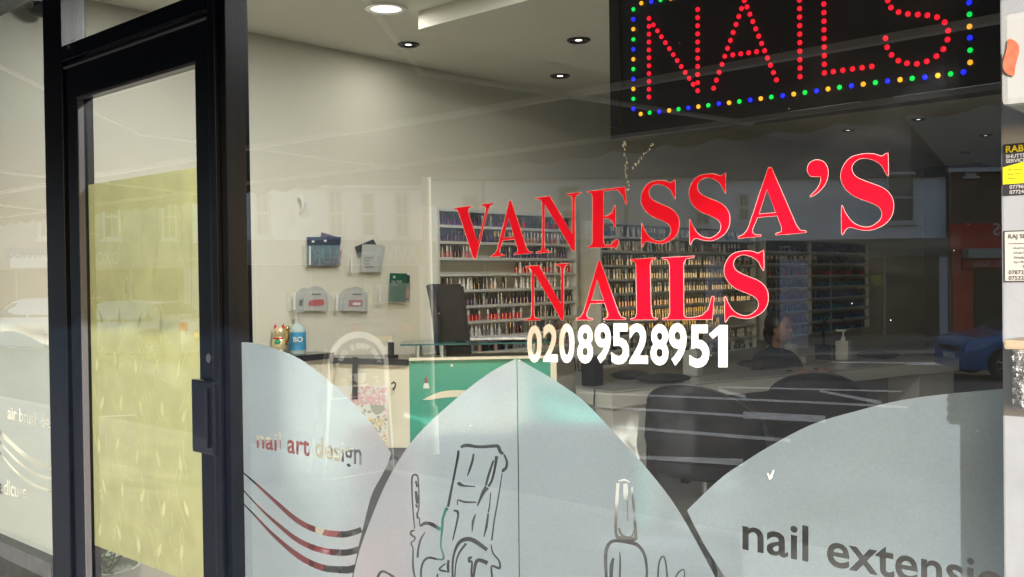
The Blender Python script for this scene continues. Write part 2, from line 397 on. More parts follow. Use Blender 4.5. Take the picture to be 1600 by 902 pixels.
# door
dr = empty('shop_door', (x116, 0, 0), 'black framed glass door with green leaf patterned film on its pane', 'door')
dx0, dx1 = x116+.016, x345-.004
def dpart(a, b_, n): return MB().box(a, b_, .003).build(n, BLACKFRAME, dr)
dpart((dx0, -.02, .02), (x138, .03, 2.279), 'stile'); dpart((x320, -.02, .02), (dx1, .03, 2.279), 'stile')
dpart((x138, -.02, 2.155), (x320, .03, 2.279), 'top_rail'); dpart((x138, -.02, .02), (x320, .03, .2), 'bottom_rail')
b = MB()
b.tube([(dx0, -.026, 2.262), (dx1, -.026, 2.262)], .005); b.build('weather_strip', mat('grey_rubber', (.10, .10, .10), .5), dr)
b = MB(); b.box((x138-.004, -.024, 2.147), (x320+.004, -.006, 2.156)); b.box((x138, -.024, .2), (x138+.008, -.006, 2.147)); b.build('glazing_bead', mat('grey_bead', (.10, .10, .12), .35), dr)
MB().poly([(x138, 0, .2), (x320, 0, .2), (x320, 0, 2.155), (x138, 0, 2.155)]).build('pane', GLASS, dr)
fz0, fz1 = .68, 1.87
# green film with a cut-out beside the handle plate
b = MB(); y = .006
b.poly([(x138+.004, y, fz0), (x320-.002, y, fz0), (x320-.002, y, 1.045), (x320-.002, y, 1.2), (x320-.002, y, fz1), (x138+.004, y, fz1)])
film = b.build('leaf_film', GREENFILM, dr)
b = MB()
def leaf(cx, cz, L, a, y):
    n = 7; pl = []
    for i in range(n+1):
        t = i/n; wv = math.sin(math.pi*t**.8)*L*.17; pl.append((t*L-L/2, wv))
    pr = [(t, -w_) for t, w_ in pl[1:-1]][::-1]; ca, sa = math.cos(a), math.sin(a)
    b.poly([(cx+u*ca-v*sa, y, cz+u*sa+v*ca) for u, v in pl+pr])
def vine(cx, cz, L, a, y, bend):
    pts = []
    for i in range(9):
        t = i/8; aa = a+bend*math.sin(t*5); pts.append((cx, cz)); cx += math.cos(aa)*L/8; cz += math.sin(aa)*L/8
    for i in range(8):
        (ax, az), (bx, bz) = pts[i], pts[i+1]; d = Vector((bx-ax, bz-az)).normalized(); nx, nz = -d.y*.0011, d.x*.0011
        b.poly([(ax-nx, y, az-nz), (bx-nx, y, bz-nz), (bx+nx, y, bz+nz), (ax+nx, y, az+nz)])
rl = random.Random(3)
W_ = x320-x138
for r_ in range(9):
    for c_ in range(6):
        cx = x138+.05+c_*(W_-.08)/5+(r_ % 2)*.03; cz = fz0+.07+r_*.135+rl.uniform(-.015, .015)
        if cx > x320-.04 or cz > fz1-.05: continue
        a = [R(75), R(118), R(95), R(60)][(c_+r_) % 4]
        if cz < 1.45: leaf(cx, cz, .055, a, .0045)
        vine(cx, cz-.06, .13, R(rl.uniform(60, 120)), .0045, rl.uniform(-.6, .6))
for k in range(60):
    vine(rl.uniform(x138+.02, x320-.05), rl.uniform(fz0+.02, fz1-.1), rl.uniform(.02, .07), R(rl.uniform(0, 360)), .0045, rl.uniform(-.9, .9))
b.build('leaf_print', GREENFILM2, film)
# lock cylinder and scuffs on the stiles
lk = PY(331, 560, -.021); MB().cyl((dx1-.02, -.020, lk.z), (dx1-.02, -.027, lk.z), .013, seg=20).build('lock_cylinder', STEEL, dr, smooth=True)
# handle plate
a0 = PY(299, 592, -.05); a1 = PY(330, 712, -.05)
b = MB(); b.box((a0.x, -.052, a1.z), (a1.x+.02, -.02, a0.z), .006); b.box((a1.x-.012, -.062, a1.z+.02), (a1.x-.002, -.052, a0.z-.02), .003)
b.build('handle_plate', mat('black_gloss', (.006, .008, .014), .15, coat=.5), dr)

# fixed light above the door
tw = empty('transom_window', ((x116+x345)/2, 0, 2.335), 'clear glass pane above the shop door', 'window')
MB().poly([(x116, 0, 2.335), (x345, 0, 2.335), (x345, 0, ZT), (x116, 0, ZT)]).build('pane', GLASS, tw)

# ---------------------------------------------------------------- left window
lw = empty('shop_window', ((XL+x88)/2, 0, zs), 'narrow shop window left of the door with frosted air brush design film', 'window')
MB().poly([(XL+.03, 0, zs), (x88, 0, zs), (x88, 0, ZT), (XL+.03, 0, ZT)]).build('pane', GLASS, lw)
YF = .006
def zz(ox, oy, s, pts): return [(ox+x/s, oy+y_/s) for x, y_ in pts]
z3 = lambda p: zz(0, 600, 2.9875, p)
cuts = []
for pts, wd in (([(-40, 190), (0, 226), (60, 285), (130, 345), (200, 383), (300, 402)], [4, 8, 8, 9, 8, 7]),
                ([(-40, 230), (0, 273), (60, 340), (130, 398), (200, 433), (300, 456)], [3, 4, 5, 5, 6, 6]),
                ([(-40, 275), (0, 323), (60, 395), (110, 440), (160, 472), (230, 498), (300, 507)], [2, 3, 4, 5, 6, 6, 6])):
    cuts.append(stroke(z3(pts), [w_*.75 for w_ in wd]))
v_, t_, e_ = text_in_quad('air brush design', [(12, 661), (97, 682), (97, 653), (12, 634)], .012); cuts.append(([tuple(p) for p in v_], e_))
v_, t_, e_ = text_in_quad('pedicure', [(-8, 778), (42, 788), (42, 757), (-8, 745)], .012); cuts.append(([tuple(p) for p in v_], e_))
def sill_px(px, z):   # pixel y of height z on the glass at pixel column px (iterate)
    lo, hi = -500, 2000
    for _ in range(40):
        mid = (lo+hi)/2
        if PY(px, mid, YF).z > z: lo = mid
        else: hi = mid
    return lo
out = catmull([(-6, 519), (20, 518), (45, 526), (70, 541), (101, 568)], 5, False) + [(101, sill_px(101, zs)), (-6, sill_px(-6, zs))]
FROST_LIT = film_mat('frosted_vinyl_lit', (.82, .89, .86), .6, .4, .32, .3, 1.2, grain=.04)  # same vinyl, made paler to paint in the brighter light on it
film_l = cut_sheet(out, cuts, YF).build('frosted_film', FROST_LIT, lw)

# ---------------------------------------------------------------- main window
mw = empty('shop_window', ((x373+XP)/2, 0, .48), 'large salon window with frosted panels and red shop name lettering', 'window')
MB().poly([(x373, 0, .48), (XP+.05, 0, .48), (XP+.05, 0, ZT), (x373, 0, ZT)]).build('pane', GLASS, mw)
z8 = lambda p: zz(360, 600, 2.9875, p)
cuts = []
for pts, wd in (([(30, 390), (110, 458), (200, 540), (315, 640), (420, 688), (515, 703), (575, 694), (612, 680)], [3, 9, 16, 24, 28, 30, 28, 26]),
                ([(30, 462), (130, 572), (220, 655), (320, 733), (430, 778), (525, 788), (570, 782), (604, 770)], [3, 8, 16, 24, 28, 30, 30, 28]),
                ([(30, 528), (110, 610), (200, 705), (320, 805), (430, 858), (530, 868), (560, 866), (592, 855)], [3, 8, 16, 26, 30, 34, 34, 32])):
    cuts.append(stroke(z8(pts), [w_/2.9875 for w_ in wd]))
v_, t_, e_ = text_in_quad('nail art design', [(401, 709), (565, 738), (565, 692), (401, 671)], .015); cuts.append(([tuple(p) for p in v_], e_))
out = catmull([(370, 535), (395, 536), (430, 545), (470, 562), (510, 592), (550, 628), (580, 663), (602, 695), (611, 708)], 4, False)
out += catmull([(607, 722), (596, 744), (582, 770), (574, 797), (568, 822), (561, 850), (555, 880), (549, 905)], 3, False) + [(541, sill_px(541, .485)), (370, sill_px(370, .485))]
film_a = cut_sheet(out, cuts, YF).build('frosted_film', FROST, mw)
# centre film: two halves with a hairline seam
A1 = lambda p: zz(580, 680, 5.468, p)
A2 = lambda p: zz(580, 750, 5.936, p)
A3 = lambda p: zz(860, 680, 4.063, p)
art = []
def st(f, pts, w, s):
    w = [x*1.3 for x in w] if isinstance(w, list) else w*1.3
    art.append(stroke(f(pts), [x/s for x in (w if isinstance(w, list) else [w])*1] if isinstance(w, list) else w/s))
s1, s2, s3 = 5.468, 5.936, 4.063
st(A1, [(765, 105), (790, 92), (830, 88), (890, 98), (960, 100), (1060, 93), (1085, 100), (1105, 145), (1130, 160)], [16, 22, 24, 20, 20, 22, 24, 22, 16], s1)
st(A1, [(1135, 165), (1150, 200), (1160, 240), (1152, 280), (1130, 300), (1120, 318)], [10, 14, 16, 18, 22, 8], s1)
st(A1, [(1118, 325), (1100, 450), (1075, 600), (1050, 740), (1030, 900)], [6, 8, 10, 10, 12], s1)
st(A1, [(745, 130), (742, 175), (720, 290), (690, 440), (665, 570), (655, 612)], [12, 18, 14, 16, 18, 18], s1)
st(A1, [(650, 622), (632, 650), (620, 690), (612, 720)], [24, 20, 14, 12], s1)
st(A1, [(875, 160), (865, 220), (840, 300), (822, 348)], [12, 16, 14, 5], s1)
st(A1, [(1072, 180), (1055, 290), (1030, 390), (1000, 440)], [22, 16, 14, 14], s1)
st(A1, [(1045, 218), (1010, 320), (985, 410), (982, 432)], [12, 16, 14, 12], s1)
st(A1, [(990, 445), (960, 485), (930, 550), (908, 605)], [34, 26, 16, 8], s1)
st(A1, [(742, 403), (758, 420), (800, 434), (888, 439)], [18, 26, 12, 6], s1)
st(A1, [(738, 600), (742, 556), (800, 572), (900, 574)], [5, 10, 14, 8], s1)
st(A1, [(703, 645), (735, 652), (742, 690), (722, 790), (696, 900)], [10, 18, 14, 12, 8], s1)
st(A1, [(892, 675), (870, 740), (862, 828)], [6, 18, 5], s1)
st(A1, [(1020, 490), (1012, 600), (1000, 660)], [5, 9, 10], s1)
st(A1, [(1000, 668), (985, 780), (962, 870)], [10, 18, 5], s1)
st(A1, [(372, 800), (362, 700), (352, 560), (348, 440), (350, 360), (372, 338), (395, 350), (403, 400), (408, 520), (408, 600), (402, 650), (394, 665), (396, 705), (410, 712), (416, 770), (428, 778)], [9, 9, 10, 11, 12, 14, 12, 9, 9, 9, 9, 12, 14, 9, 9, 8], s1)
for y0, y1 in ((392, 445), (478, 585), (592, 620)): st(A1, [(380, y0), (388, (y0+y1)/2), (392, y1)], [14, 22 if y0 == 478 else 14, 14], s1)
st(A2, [(462, 425), (500, 402), (560, 412), (642, 460)], [14, 24, 26, 26], s2)
st(A2, [(405, 470), (375, 475), (366, 500), (385, 520), (405, 535), (400, 560), (375, 575), (372, 600), (388, 640), (388, 800), (405, 905)], [9, 14, 14, 14, 14, 10, 10, 10, 10, 14, 14], s2)
st(A2, [(500, 485), (460, 550), (437, 640), (430, 720)], [5, 14, 14, 16], s2)
st(A2, [(668, 330), (662, 370), (660, 430), (655, 480), (650, 540), (645, 620), (665, 680), (670, 735), (610, 735), (540, 722), (490, 750), (465, 820), (462, 905)], [11, 18, 18, 18, 12, 12, 12, 12, 14, 18, 16, 14, 14], s2)
st(A2, [(690, 775), (632, 830), (700, 850)], [10, 16, 14], s2)
st(A2, [(718, 745), (712, 800), (716, 860)], [16, 20, 16], s2)
st(A2, [(755, 905), (755, 780), (770, 680), (810, 590), (870, 552), (950, 562), (1075, 650)], [14, 14, 16, 24, 30, 32, 26], s2)
st(A2, [(775, 905), (785, 780), (815, 680), (880, 590)], [10, 10, 14, 18], s2)
st(A2, [(935, 720), (910, 725), (910, 755), (935, 765), (930, 850), (935, 905)], [16, 18, 22, 14, 16, 18], s2)
st(A2, [(950, 905), (980, 750), (1080, 772)], [14, 26, 30], s2)
st(A2, [(1112, 600), (1130, 680), (1185, 750), (1190, 820), (1118, 800), (1122, 905)], [8, 12, 12, 18, 14, 14], s2)
st(A2, [(60, 905), (85, 858), (115, 850), (160, 870), (215, 905)], [22, 18, 16, 14, 18], s2)
st(A2, [(615, 870), (612, 905)], [8, 14], s2)
# bottle and fingers
st(A3, [(428, 305), (422, 420), (415, 560), (418, 630), (440, 655), (530, 660), (542, 640), (535, 540), (518, 330)], [16, 16, 14, 14, 20, 20, 16, 12, 10], s3)
st(A3, [(432, 292), (470, 284), (505, 300)], [6, 12, 6], s3)
st(A3, [(435, 590), (450, 630), (485, 648), (518, 640), (530, 600)], [10, 12, 9, 7, 5], s3)
st(A3, [(476, 308), (478, 360), (476, 415)], [20, 24, 14], s3)
st(A3, [(490, 420), (492, 545)], [4, 5], s3)
st(A3, [(355, 905), (350, 800), (358, 720), (400, 672), (520, 685), (570, 715), (600, 770), (612, 850), (610, 905)], [14, 16, 18, 16, 20, 16, 14, 12, 12], s3)
st(A3, [(440, 740), (443, 800), (440, 905)], [4, 9, 9], s3)
st(A3, [(385, 905), (388, 830), (400, 780)], [16, 20, 10], s3)
st(A3, [(682, 905), (690, 810), (715, 768), (732, 810), (742, 905)], [10, 9, 8, 9, 10], s3)
st(A3, [(795, 905), (815, 870), (848, 855), (850, 905)], [8, 8, 6, 6], s3)
# art is cut from a sheet whose bottom runs below the frame
def yb(p): return sill_px(p, .485)
half1 = [(806.6, 902+60), ] 
L_ = catmull([(806.8, 560), (760, 586), (700, 634), (652, 680), (624, 718), (600, 762), (580, 810), (562, 860), (551, 905), (541, 960)], 4, False) + [(535, yb(535)), (811.5, yb(811.5)), (810.6, 902), (809, 720)]
R_ = [(808.4, 560.5)] + catmull([(860, 590), (910, 625), (963, 680), (1008, 729), (1047, 778), (1072, 818), (1091, 852), (1116, 899), (1140, 945)], 4, False) + [(1160, yb(1160)), (813.0, yb(813)), (812.2, 902), (810.6, 720)]
cut_sheet(L_, art, YF).build('frosted_film', FROST, mw)
cut_sheet(R_, art, YF).build('frosted_film', FROST, mw)
cuts = []
v_, t_, e_ = text_in_quad('nail extensions', [(1160, 859), (1640, 952), (1640, 890), (1160, 804)], .015); cuts.append(([tuple(p) for p in v_], e_))
out = catmull([(1073.5, 798), (1089, 782), (1128, 746), (1160, 724), (1200, 699), (1267, 664), (1334, 643.5), (1401, 627), (1468, 617), (1585, 606)], 4, False)
out += [(1585, yb(1585)), (1175, yb(1175))] + catmull([(1155, 945), (1131, 900), (1121, 884), (1101, 852), (1083, 818)], 3, False)
cut_sheet(out, cuts, YF).build('frosted_film', FROST, mw)

# red serif lettering
G = {
 'V': ([(0, 1), (.44, 1), (.44, .975), (.37, .955), (.355, .9), (.60, .30), (.79, .86), (.80, .92), (.76, .955), (.68, .975), (.68, 1), (1, 1), (1, .975), (.93, .955), (.87, .88), (.56, 0), (.49, 0), (.10, .90), (.06, .955), (0, .975)], []),
 'A': ([(.44, 1), (.49, 1), (.86, .12), (.91, .05), (1, .03), (1, 0), (.55, 0), (.55, .03), (.63, .05), (.635, .11), (.57, .28), (.29, .28), (.22, .12), (.22, .07), (.25, .04), (.34, .03), (.34, 0), (0, 0), (0, .03), (.08, .06), (.14, .13)], [[(.31, .335), (.55, .335), (.425, .68)]]),
 'N': ([(0, 1), (.31, 1), (.80, .30), (.80, .90), (.78, .95), (.68, .975), (.68, 1), (1, 1), (1, .975), (.91, .95), (.87, .90), (.87, 0), (.81, 0), (.20, .86), (.20, .12), (.22, .05), (.34, .025), (.34, 0), (0, 0), (0, .025), (.11, .05), (.135, .12), (.135, .9), (.1, .95), (0, .975)], []),
 'E': ([(0, 1), (.95, 1), (1, .70), (.95, .70), (.88, .86), (.76, .95), (.62, .96), (.42, .96), (.42, .54), (.50, .545), (.62, .59), (.68, .71), (.72, .71), (.72, .33), (.68, .33), (.63, .44), (.52, .49), (.42, .495), (.42, .09), (.46, .045), (.60, .05), (.68, .12), (.78, .14), (.8, .06), (.72, -.03), (.66, 0), (0, 0), (0, .03), (.1, .05), (.13, .1), (.13, .9), (.1, .95), (0, .975)], []),
 'I': ([(0, 1), (1, 1), (1, .975), (.83, .955), (.78, .89), (.78, .11), (.83, .045), (1, .025), (1, 0), (0, 0), (0, .025), (.17, .045), (.22, .11), (.22, .89), (.17, .955), (0, .975)], []),
 'L': ([(0, 1), (.62, 1), (.62, .975), (.47, .955), (.42, .89), (.42, .08), (.46, .04), (.58, .04), (.76, .07), (.88, .16), (.95, .36), (1, .36), (.97, 0), (0, 0), (0, .025), (.1, .045), (.14, .11), (.14, .89), (.1, .955), (0, .975)], []),
 "'": (catmull([(.33, 1), (.6, .99), (.85, .9), (1, .72), (1, .5), (.85, .28), (.55, .1), (.2, -.01), (.15, .03), (.45, .2), (.62, .38), (.62, .51), (.4, .53), (.15, .56), (.02, .68), (0, .8), (.1, .93)], 3), []),
}
Sp = [(.89, .985), (.895, .974), (.9, .713), (.855, .713), (.763, .826), (.63, .896), (.447, .936), (.316, .918), (.232, .861), (.224, .8), (.29, .722), (.474, .652), (.79, .557), (.947, .452), (1, .33), (.96, .19), (.816, .087), (.58, .026), (.368, .035), (.184, .07), (.105, .043), (.066, 0), (.02, 0), (.016, .34), (.053, .34), (.105, .26), (.237, .139), (.42, .078), (.58, .083), (.737, .157), (.768, .243), (.71, .313), (.58, .365), (.263, .461), (.08, .574), (0, .713), (.04, .852), (.184, .965), (.42, 1.0), (.63, .988), (.763, .953), (.83, .975)]
G['S'] = (catmull(Sp, 3), [])
word = [('V', (710, 409, 771, 401, 771, 317, 710, 325)), ('A', (767, 402, 832, 396, 832, 309, 767, 317)), ('N', (837, 396.5, 908, 391.5, 908, 300, 837, 309)),
        ('E', (917, 388, 980, 386, 980, 291, 917, 299)), ('S', (1001, 385, 1062, 383, 1062, 279, 1001, 284)), ('S', (1076, 381, 1141, 378, 1141, 268, 1076, 274)),
        ('A', (1153, 373, 1260, 364, 1260, 255, 1153, 267)), ("'", (1261, 308, 1294, 305, 1294, 248, 1261, 251)), ('S', (1313, 365, 1397, 362, 1397, 236, 1313, 243)),
        ('N', (821, 501, 890, 501, 890, 411, 821, 416)), ('A', (900, 500.5, 978, 500, 978, 404, 900, 411)), ('I', (985, 500.5, 1027.5, 500, 1025, 402.5, 984, 405)),
        ('L', (1035, 500.5, 1116, 499.5, 1116, 398, 1034, 402.5)), ('S', (1131, 502, 1201, 500, 1201, 389, 1131, 394))]
def glyph_edges(ch, q, grow=0.0):
    """returns (verts px, edges) for one serif glyph in its quad"""
    Q = [(q[0], q[1]), (q[2], q[3]), (q[4], q[5]), (q[6], q[7])]; V, E = [], []
    o_, hs = G[ch]
    for k, lp in enumerate([o_]+hs):
        pts = [Vector(quadmap(u, v, Q)) for u, v in lp]
        if grow:
            ar = sum(pts[i-1].x*pts[i].y-pts[i].x*pts[i-1].y for i in range(len(pts)))
            sgn = (1 if ar > 0 else -1)*(1 if k == 0 else -1); np_ = []
            for i, p in enumerate(pts):
                a, c = pts[i-1], pts[(i+1) % len(pts)]; n1 = Vector(((p-a).y, -(p-a).x)); n2 = Vector(((c-p).y, -(c-p).x))
                if n1.length > 1e-6: n1.normalize()
                if n2.length > 1e-6: n2.normalize()
                n_ = n1+n2
                if n_.length < 1e-6: np_.append(p); continue
                n_.normalize(); np_.append(p+n_*sgn*grow)
            pts = np_
        o = len(V); V += [tuple(p) for p in pts]; E += loop_edges(len(pts), o)
    return V, E
def solid_glyph(ch, q, y, grow=0.0, thick=.0012):
    V, E = glyph_edges(ch, q, grow); W = [PY(p[0], p[1], y) for p in V]; W2 = [(p.x, p.z) for p in W]; segs = [(W2[a], W2[b_]) for a, b_ in E]
    vo, eo, fo, *_ = delaunay_2d_cdt([Vector(v) for v in W2], E, [], 0, 1e-7)
    return vo, fo, segs
def letter_obj(mb, ch, q, y, grow=0.0):
    vo, fo, segs = solid_glyph(ch, q, y, grow); bv = [mb.bm.verts.new((v.x, y, v.y)) for v in vo]
    for f in fo:
        c = (sum(vo[i].x for i in f)/len(f), sum(vo[i].y for i in f)/len(f))
        if crossings(c, segs):
            try: mb.bm.faces.new([bv[i] for i in f]).material_index = mb.mi
            except ValueError: pass
YV = -.0012      # lettering on the outside of the glass so that the pane does not veil it
for ch, q in word:
    b = MB(); b.mi = 1; letter_obj(b, ch, q, YV, .0); b.mi = 0; letter_obj(b, ch, q, YV-.001, -.75)
    bmesh.ops.delete(b.bm, geom=[v for v in b.bm.verts if not v.link_faces], context='VERTS')
    b.build('letter', [REDV, PINKEDGE], mw)
digs = [('0', 824, 846, 509, 566), ('2', 849, 871, 507, 565), ('0', 874, 897, 506, 567), ('8', 902.5, 926, 508, 567.5), ('9', 929.5, 954, 506, 567.5), ('5', 956, 982.5, 506, 569), ('2', 983.5, 1012, 506, 568),
        ('8', 1017, 1044, 507, 570.5), ('9', 1045, 1072.5, 505.5, 571), ('5', 1077.5, 1108, 508, 574), ('1', 1107.5, 1137, 508, 574)]
for ch, xa, xb, ya, yb_ in digs:
    if ch == '1':
        b = MB(); b.poly([PY(xa+(xb-xa)*u, yb_+(ya-yb_)*v, YV) for u, v in ((.5, .97), (.57, 1), (1, 1), (1, 0), (.5, 0), (.5, .78), (.22, .67), (0, .78))]); b.build('digit', WHITEV, mw); continue
    vs, tris, ed = text_in_quad(ch, [(xa-.5, yb_+.5), (xb+.5, yb_+.9), (xb+.5, ya-.5), (xa-.5, ya-.5)], .030)
    b = MB(); bv = [b.bm.verts.new(PY(v.x, v.y, YV)) for v in vs]
    for t in tris:
        try: b.bm.faces.new([bv[i] for i in t])
        except ValueError: pass
    b.build('digit', WHITEV, mw)
# scraps of old tape on the glass
b = MB(); rl = random.Random(5)
for (ax, ay, bx, by, n) in ((975, 222, 981, 300, 26), (990, 262, 1022, 222, 16)):
    for k in range(n):
        t = k/n; cx, cy = ax+(bx-ax)*t+rl.uniform(-2, 2), ay+(by-ay)*t+rl.uniform(-2, 2); s_ = rl.uniform(1, 3)
        px_poly(b, [(cx-s_*.5, cy-s_), (cx+s_*.6, cy-s_*.7), (cx+s_*.3, cy+s_), (cx-s_*.3, cy+s_*.6)], .003+k*.0001)
for k in range(26):
    cx, cy = rl.uniform(400, 1540), rl.uniform(60, 700); s_ = rl.uniform(.4, 1.0)
    px_poly(b, [(cx-s_, cy-s_), (cx+s_, cy-s_*.7), (cx+s_, cy+s_), (cx-s_*.7, cy+s_)], -.0015)
px_poly(b, [(1198, 739), (1201, 740), (1203, 745), (1208, 734), (1210, 735), (1206, 748), (1202, 750)], -.0016)
b.build('tape_residue', mat('tape_residue', (.6, .6, .55), .6), mw)

# ---------------------------------------------------------------- white pillar at the right
pl = empty('white_pillar', ((XP+.7)/2, -.05, 0), 'white painted pillar at the right end of the salon window', 'pillar')
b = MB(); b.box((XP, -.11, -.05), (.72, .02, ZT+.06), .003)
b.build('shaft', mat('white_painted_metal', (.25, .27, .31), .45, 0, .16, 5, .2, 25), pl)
def sticker(px0, py0, px1, py1, name, label):
    a = PY(px0, py0, -.113); c = PY(px0, py1, -.113); return a, c
# yellow and black sticker
yS = -.1125
def strect(mb, x0, x1, z0, z1, mi, y=yS): mb.mi = mi; mb.poly([(x0, y, z0), (x1, y, z0), (x1, y, z1), (x0, y, z1)])
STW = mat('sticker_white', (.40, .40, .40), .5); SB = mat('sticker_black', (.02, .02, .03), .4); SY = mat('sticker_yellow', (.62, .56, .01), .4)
a = PY(1567, 226, yS); c = PY(1569, 306, yS); sx0 = a.x; zt_, zb_ = a.z, c.z; hh = zt_-zb_; sx1 = sx0+hh*1.15
b = MB(); b.mi = 0; b.box((sx0, -.1125, zb_), (sx1, -.1102, zt_))
b.mi = 1; b.poly([(sx0, -.1135, zb_+hh*.22), (sx1, -.1135, zb_+hh*.22), (sx1, -.1135, zb_+hh*.8), (sx0+hh*.6, -.1135, zb_+hh*.68), (sx0, -.1135, zb_+hh*.55)])
b.mi = 1; add_text(b, 'RAB', (sx0+.004, -.1145, zb_+hh*.83), (1, 0, 0), (0, 0, 1), hh*.13, bold=.02)
b.mi = 2; add_text(b, 'SHUTTER', (sx0+.004, -.1145, zb_+hh*.72), (1, 0, 0), (0, 0, 1), hh*.07, bold=.01); add_text(b, 'SERVICES', (sx0+.004, -.1145, zb_+hh*.63), (1, 0, 0), (0, 0, 1), hh*.07, bold=.01)
b.mi = 0
for k, s_ in enumerate(('24hr security', 'Shop fronts', 'Glazing')): add_text(b, s_, (sx0+.006, -.1145, zb_+hh*(.47-.085*k)), (1, 0, 0), (0, 0, 1), hh*.045)
b.mi = 2; add_text(b, '077968', (sx0+.008, -.1145, zb_+hh*.12), (1, 0, 0), (0, 0, 1), hh*.075, bold=.015); add_text(b, '077248', (sx0+.008, -.1145, zb_+hh*.02), (1, 0, 0), (0, 0, 1), hh*.075, bold=.015)
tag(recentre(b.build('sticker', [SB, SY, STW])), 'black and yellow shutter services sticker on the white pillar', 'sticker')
a = PY(1568, 361, yS); c = PY(1569, 441, yS); sx0 = a.x; zt_, zb_ = a.z, c.z; hh = zt_-zb_; sx1 = sx0+hh*1.2
b = MB(); b.mi = 0; b.box((sx0, -.112, zb_), (sx1, -.1102, zt_)); b.mi = 1; b.box((sx0+.0015, -.1127, zb_+.0015), (sx1-.0015, -.1121, zt_-.0015))
b.mi = 0; add_text(b, 'RAJ SHUTTERS', (sx0+.006, -.1137, zb_+hh*.82), (1, 0, 0), (0, 0, 1), hh*.11, bold=.01)
b.box((sx0+.006, -.1137, zb_+hh*.74), (sx1-.006, -.1130, zb_+hh*.75))
for k, s_ in enumerate(('Shopfront', 'Garage Sh', 'Windows &', 'Signs Blinds')): add_text(b, s_, (sx0+.012, -.1137, zb_+hh*(.63-.09*k)), (1, 0, 0), (0, 0, 1), hh*.05)
add_text(b, 'R.A', (sx0+hh*.35, -.1137, zb_+hh*.27), (1, 0, 0), (0, 0, 1), hh*.06)
add_text(b, '07872640', (sx0+.006, -.1137, zb_+hh*.15), (1, 0, 0), (0, 0, 1), hh*.08, bold=.01); add_text(b, '07532660', (sx0+.006, -.1137, zb_+hh*.04), (1, 0, 0), (0, 0, 1), hh*.08, bold=.01)
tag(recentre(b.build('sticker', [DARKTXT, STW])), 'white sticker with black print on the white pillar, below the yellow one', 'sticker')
# poster box at the top
a = PY(1566, 25, -.24); c = PY(1570, 168, -.24)
b = MB(); b.box((a.x, -.25, c.z), (a.x+.22, -.1105, a.z), .008)
pb = empty('poster_case', (a.x+.11, -.13, c.z), 'white poster case with a coral shape at the top of the pillar', 'poster case')
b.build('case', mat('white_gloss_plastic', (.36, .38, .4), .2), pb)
b = MB(); b.mi = 0; b.poly([(a.x+.030, -.252, c.z+.006), (a.x+.205, -.252, c.z+.006), (a.x+.205, -.252, a.z-.004), (a.x+.030, -.252, a.z-.004)])
cc = PY(1580, 90, -.253); b.mi = 1; b.poly([(cc.x+.0075*math.cos(t)+.002*math.sin(3*t), -.2535, cc.z+.021*math.sin(t)) for t in [i*math.tau/24 for i in range(24)]])
b.mi = 2; b.box((cc.x+.018, -.2540, cc.z-.045), (cc.x+.1, -.2525, cc.z+.02)); b.build('poster', [mat('pale_blue_poster', (.28, .36, .42), .5, 0, .3, 14), mat('coral_print', (.45, .12, .07), .5, 0, .3, 120), mat('blue_print', (.03, .1, .4), .5)], pb)
# taped box low on the pillar
a = PY(1578, 530, -.16); c = PY(1585, 640, -.16)
tb = empty('wall_box', (a.x+.06, -.14, c.z), 'small box wrapped in silver tape under a cream cap on the pillar', 'box')
b = MB(); b.box((a.x+.004, -.165, c.z), (a.x+.12, -.1105, a.z-.012), .004)
for k in range(6): b.box((a.x+.0035, -.1665, c.z+.006+k*.013), (a.x+.1205, -.1105, c.z+.014+k*.013), .001)
b.build('body', mat('silver_tape', (.2, .21, .23), .3, .6, .3, 60, .8, 90), tb)
MB().box((a.x-.004, -.172, a.z-.012), (a.x+.126, -.1105, a.z), .003).build('cap', mat('cream_plastic', (.34, .28, .21), .5), tb)
# ---------------------------------------------------------------- LED sign
YL = .045
a = PY(957, 217, YL); c = PY(1600, 160, YL)
ls = empty('led_sign', (a.x, YL, a.z), 'black illuminated sign spelling NAILS in red dots behind the window top', 'sign')
lx0, lx1, lz0, lz1 = a.x, XP+.06, a.z-.002, a.z+.36
MB().box((lx0, YL, lz0), (lx1, YL+.035, lz1), .002).build('case', mat('sign_case', (.006, .007, .012), .35), ls)
b = MB(); t_ = .022
b.box((lx0, YL-.006, lz0), (lx1, YL-.001, lz0+t_)); b.box((lx0, YL-.006, lz1-t_), (lx1, YL-.001, lz1)); b.box((lx0, YL-.006, lz0+t_+.001), (lx0+t_, YL-.001, lz1-t_-.001)); b.box((lx1-t_, YL-.006, lz0+t_+.001), (lx1, YL-.001, lz1-t_-.001))
b.build('frame', mat('sign_frame', (.010, .011, .014), .3), ls)
EM = {k: mat('led_'+k, c_, .4, emit=c_, es=e) for k, c_, e in (('red', (1, .008, .03), .42), ('green', (.0, .85, .10), .36), ('blue', (.01, .02, 1), .6), ('amber', (1, .45, .03), .42))}
def dots(p0, p1, n, skip0=False): return [(p0[0]+(p1[0]-p0[0])*i/(n-1), p0[1]+(p1[1]-p0[1])*i/(n-1)) for i in range(1 if skip0 else 0, n)]
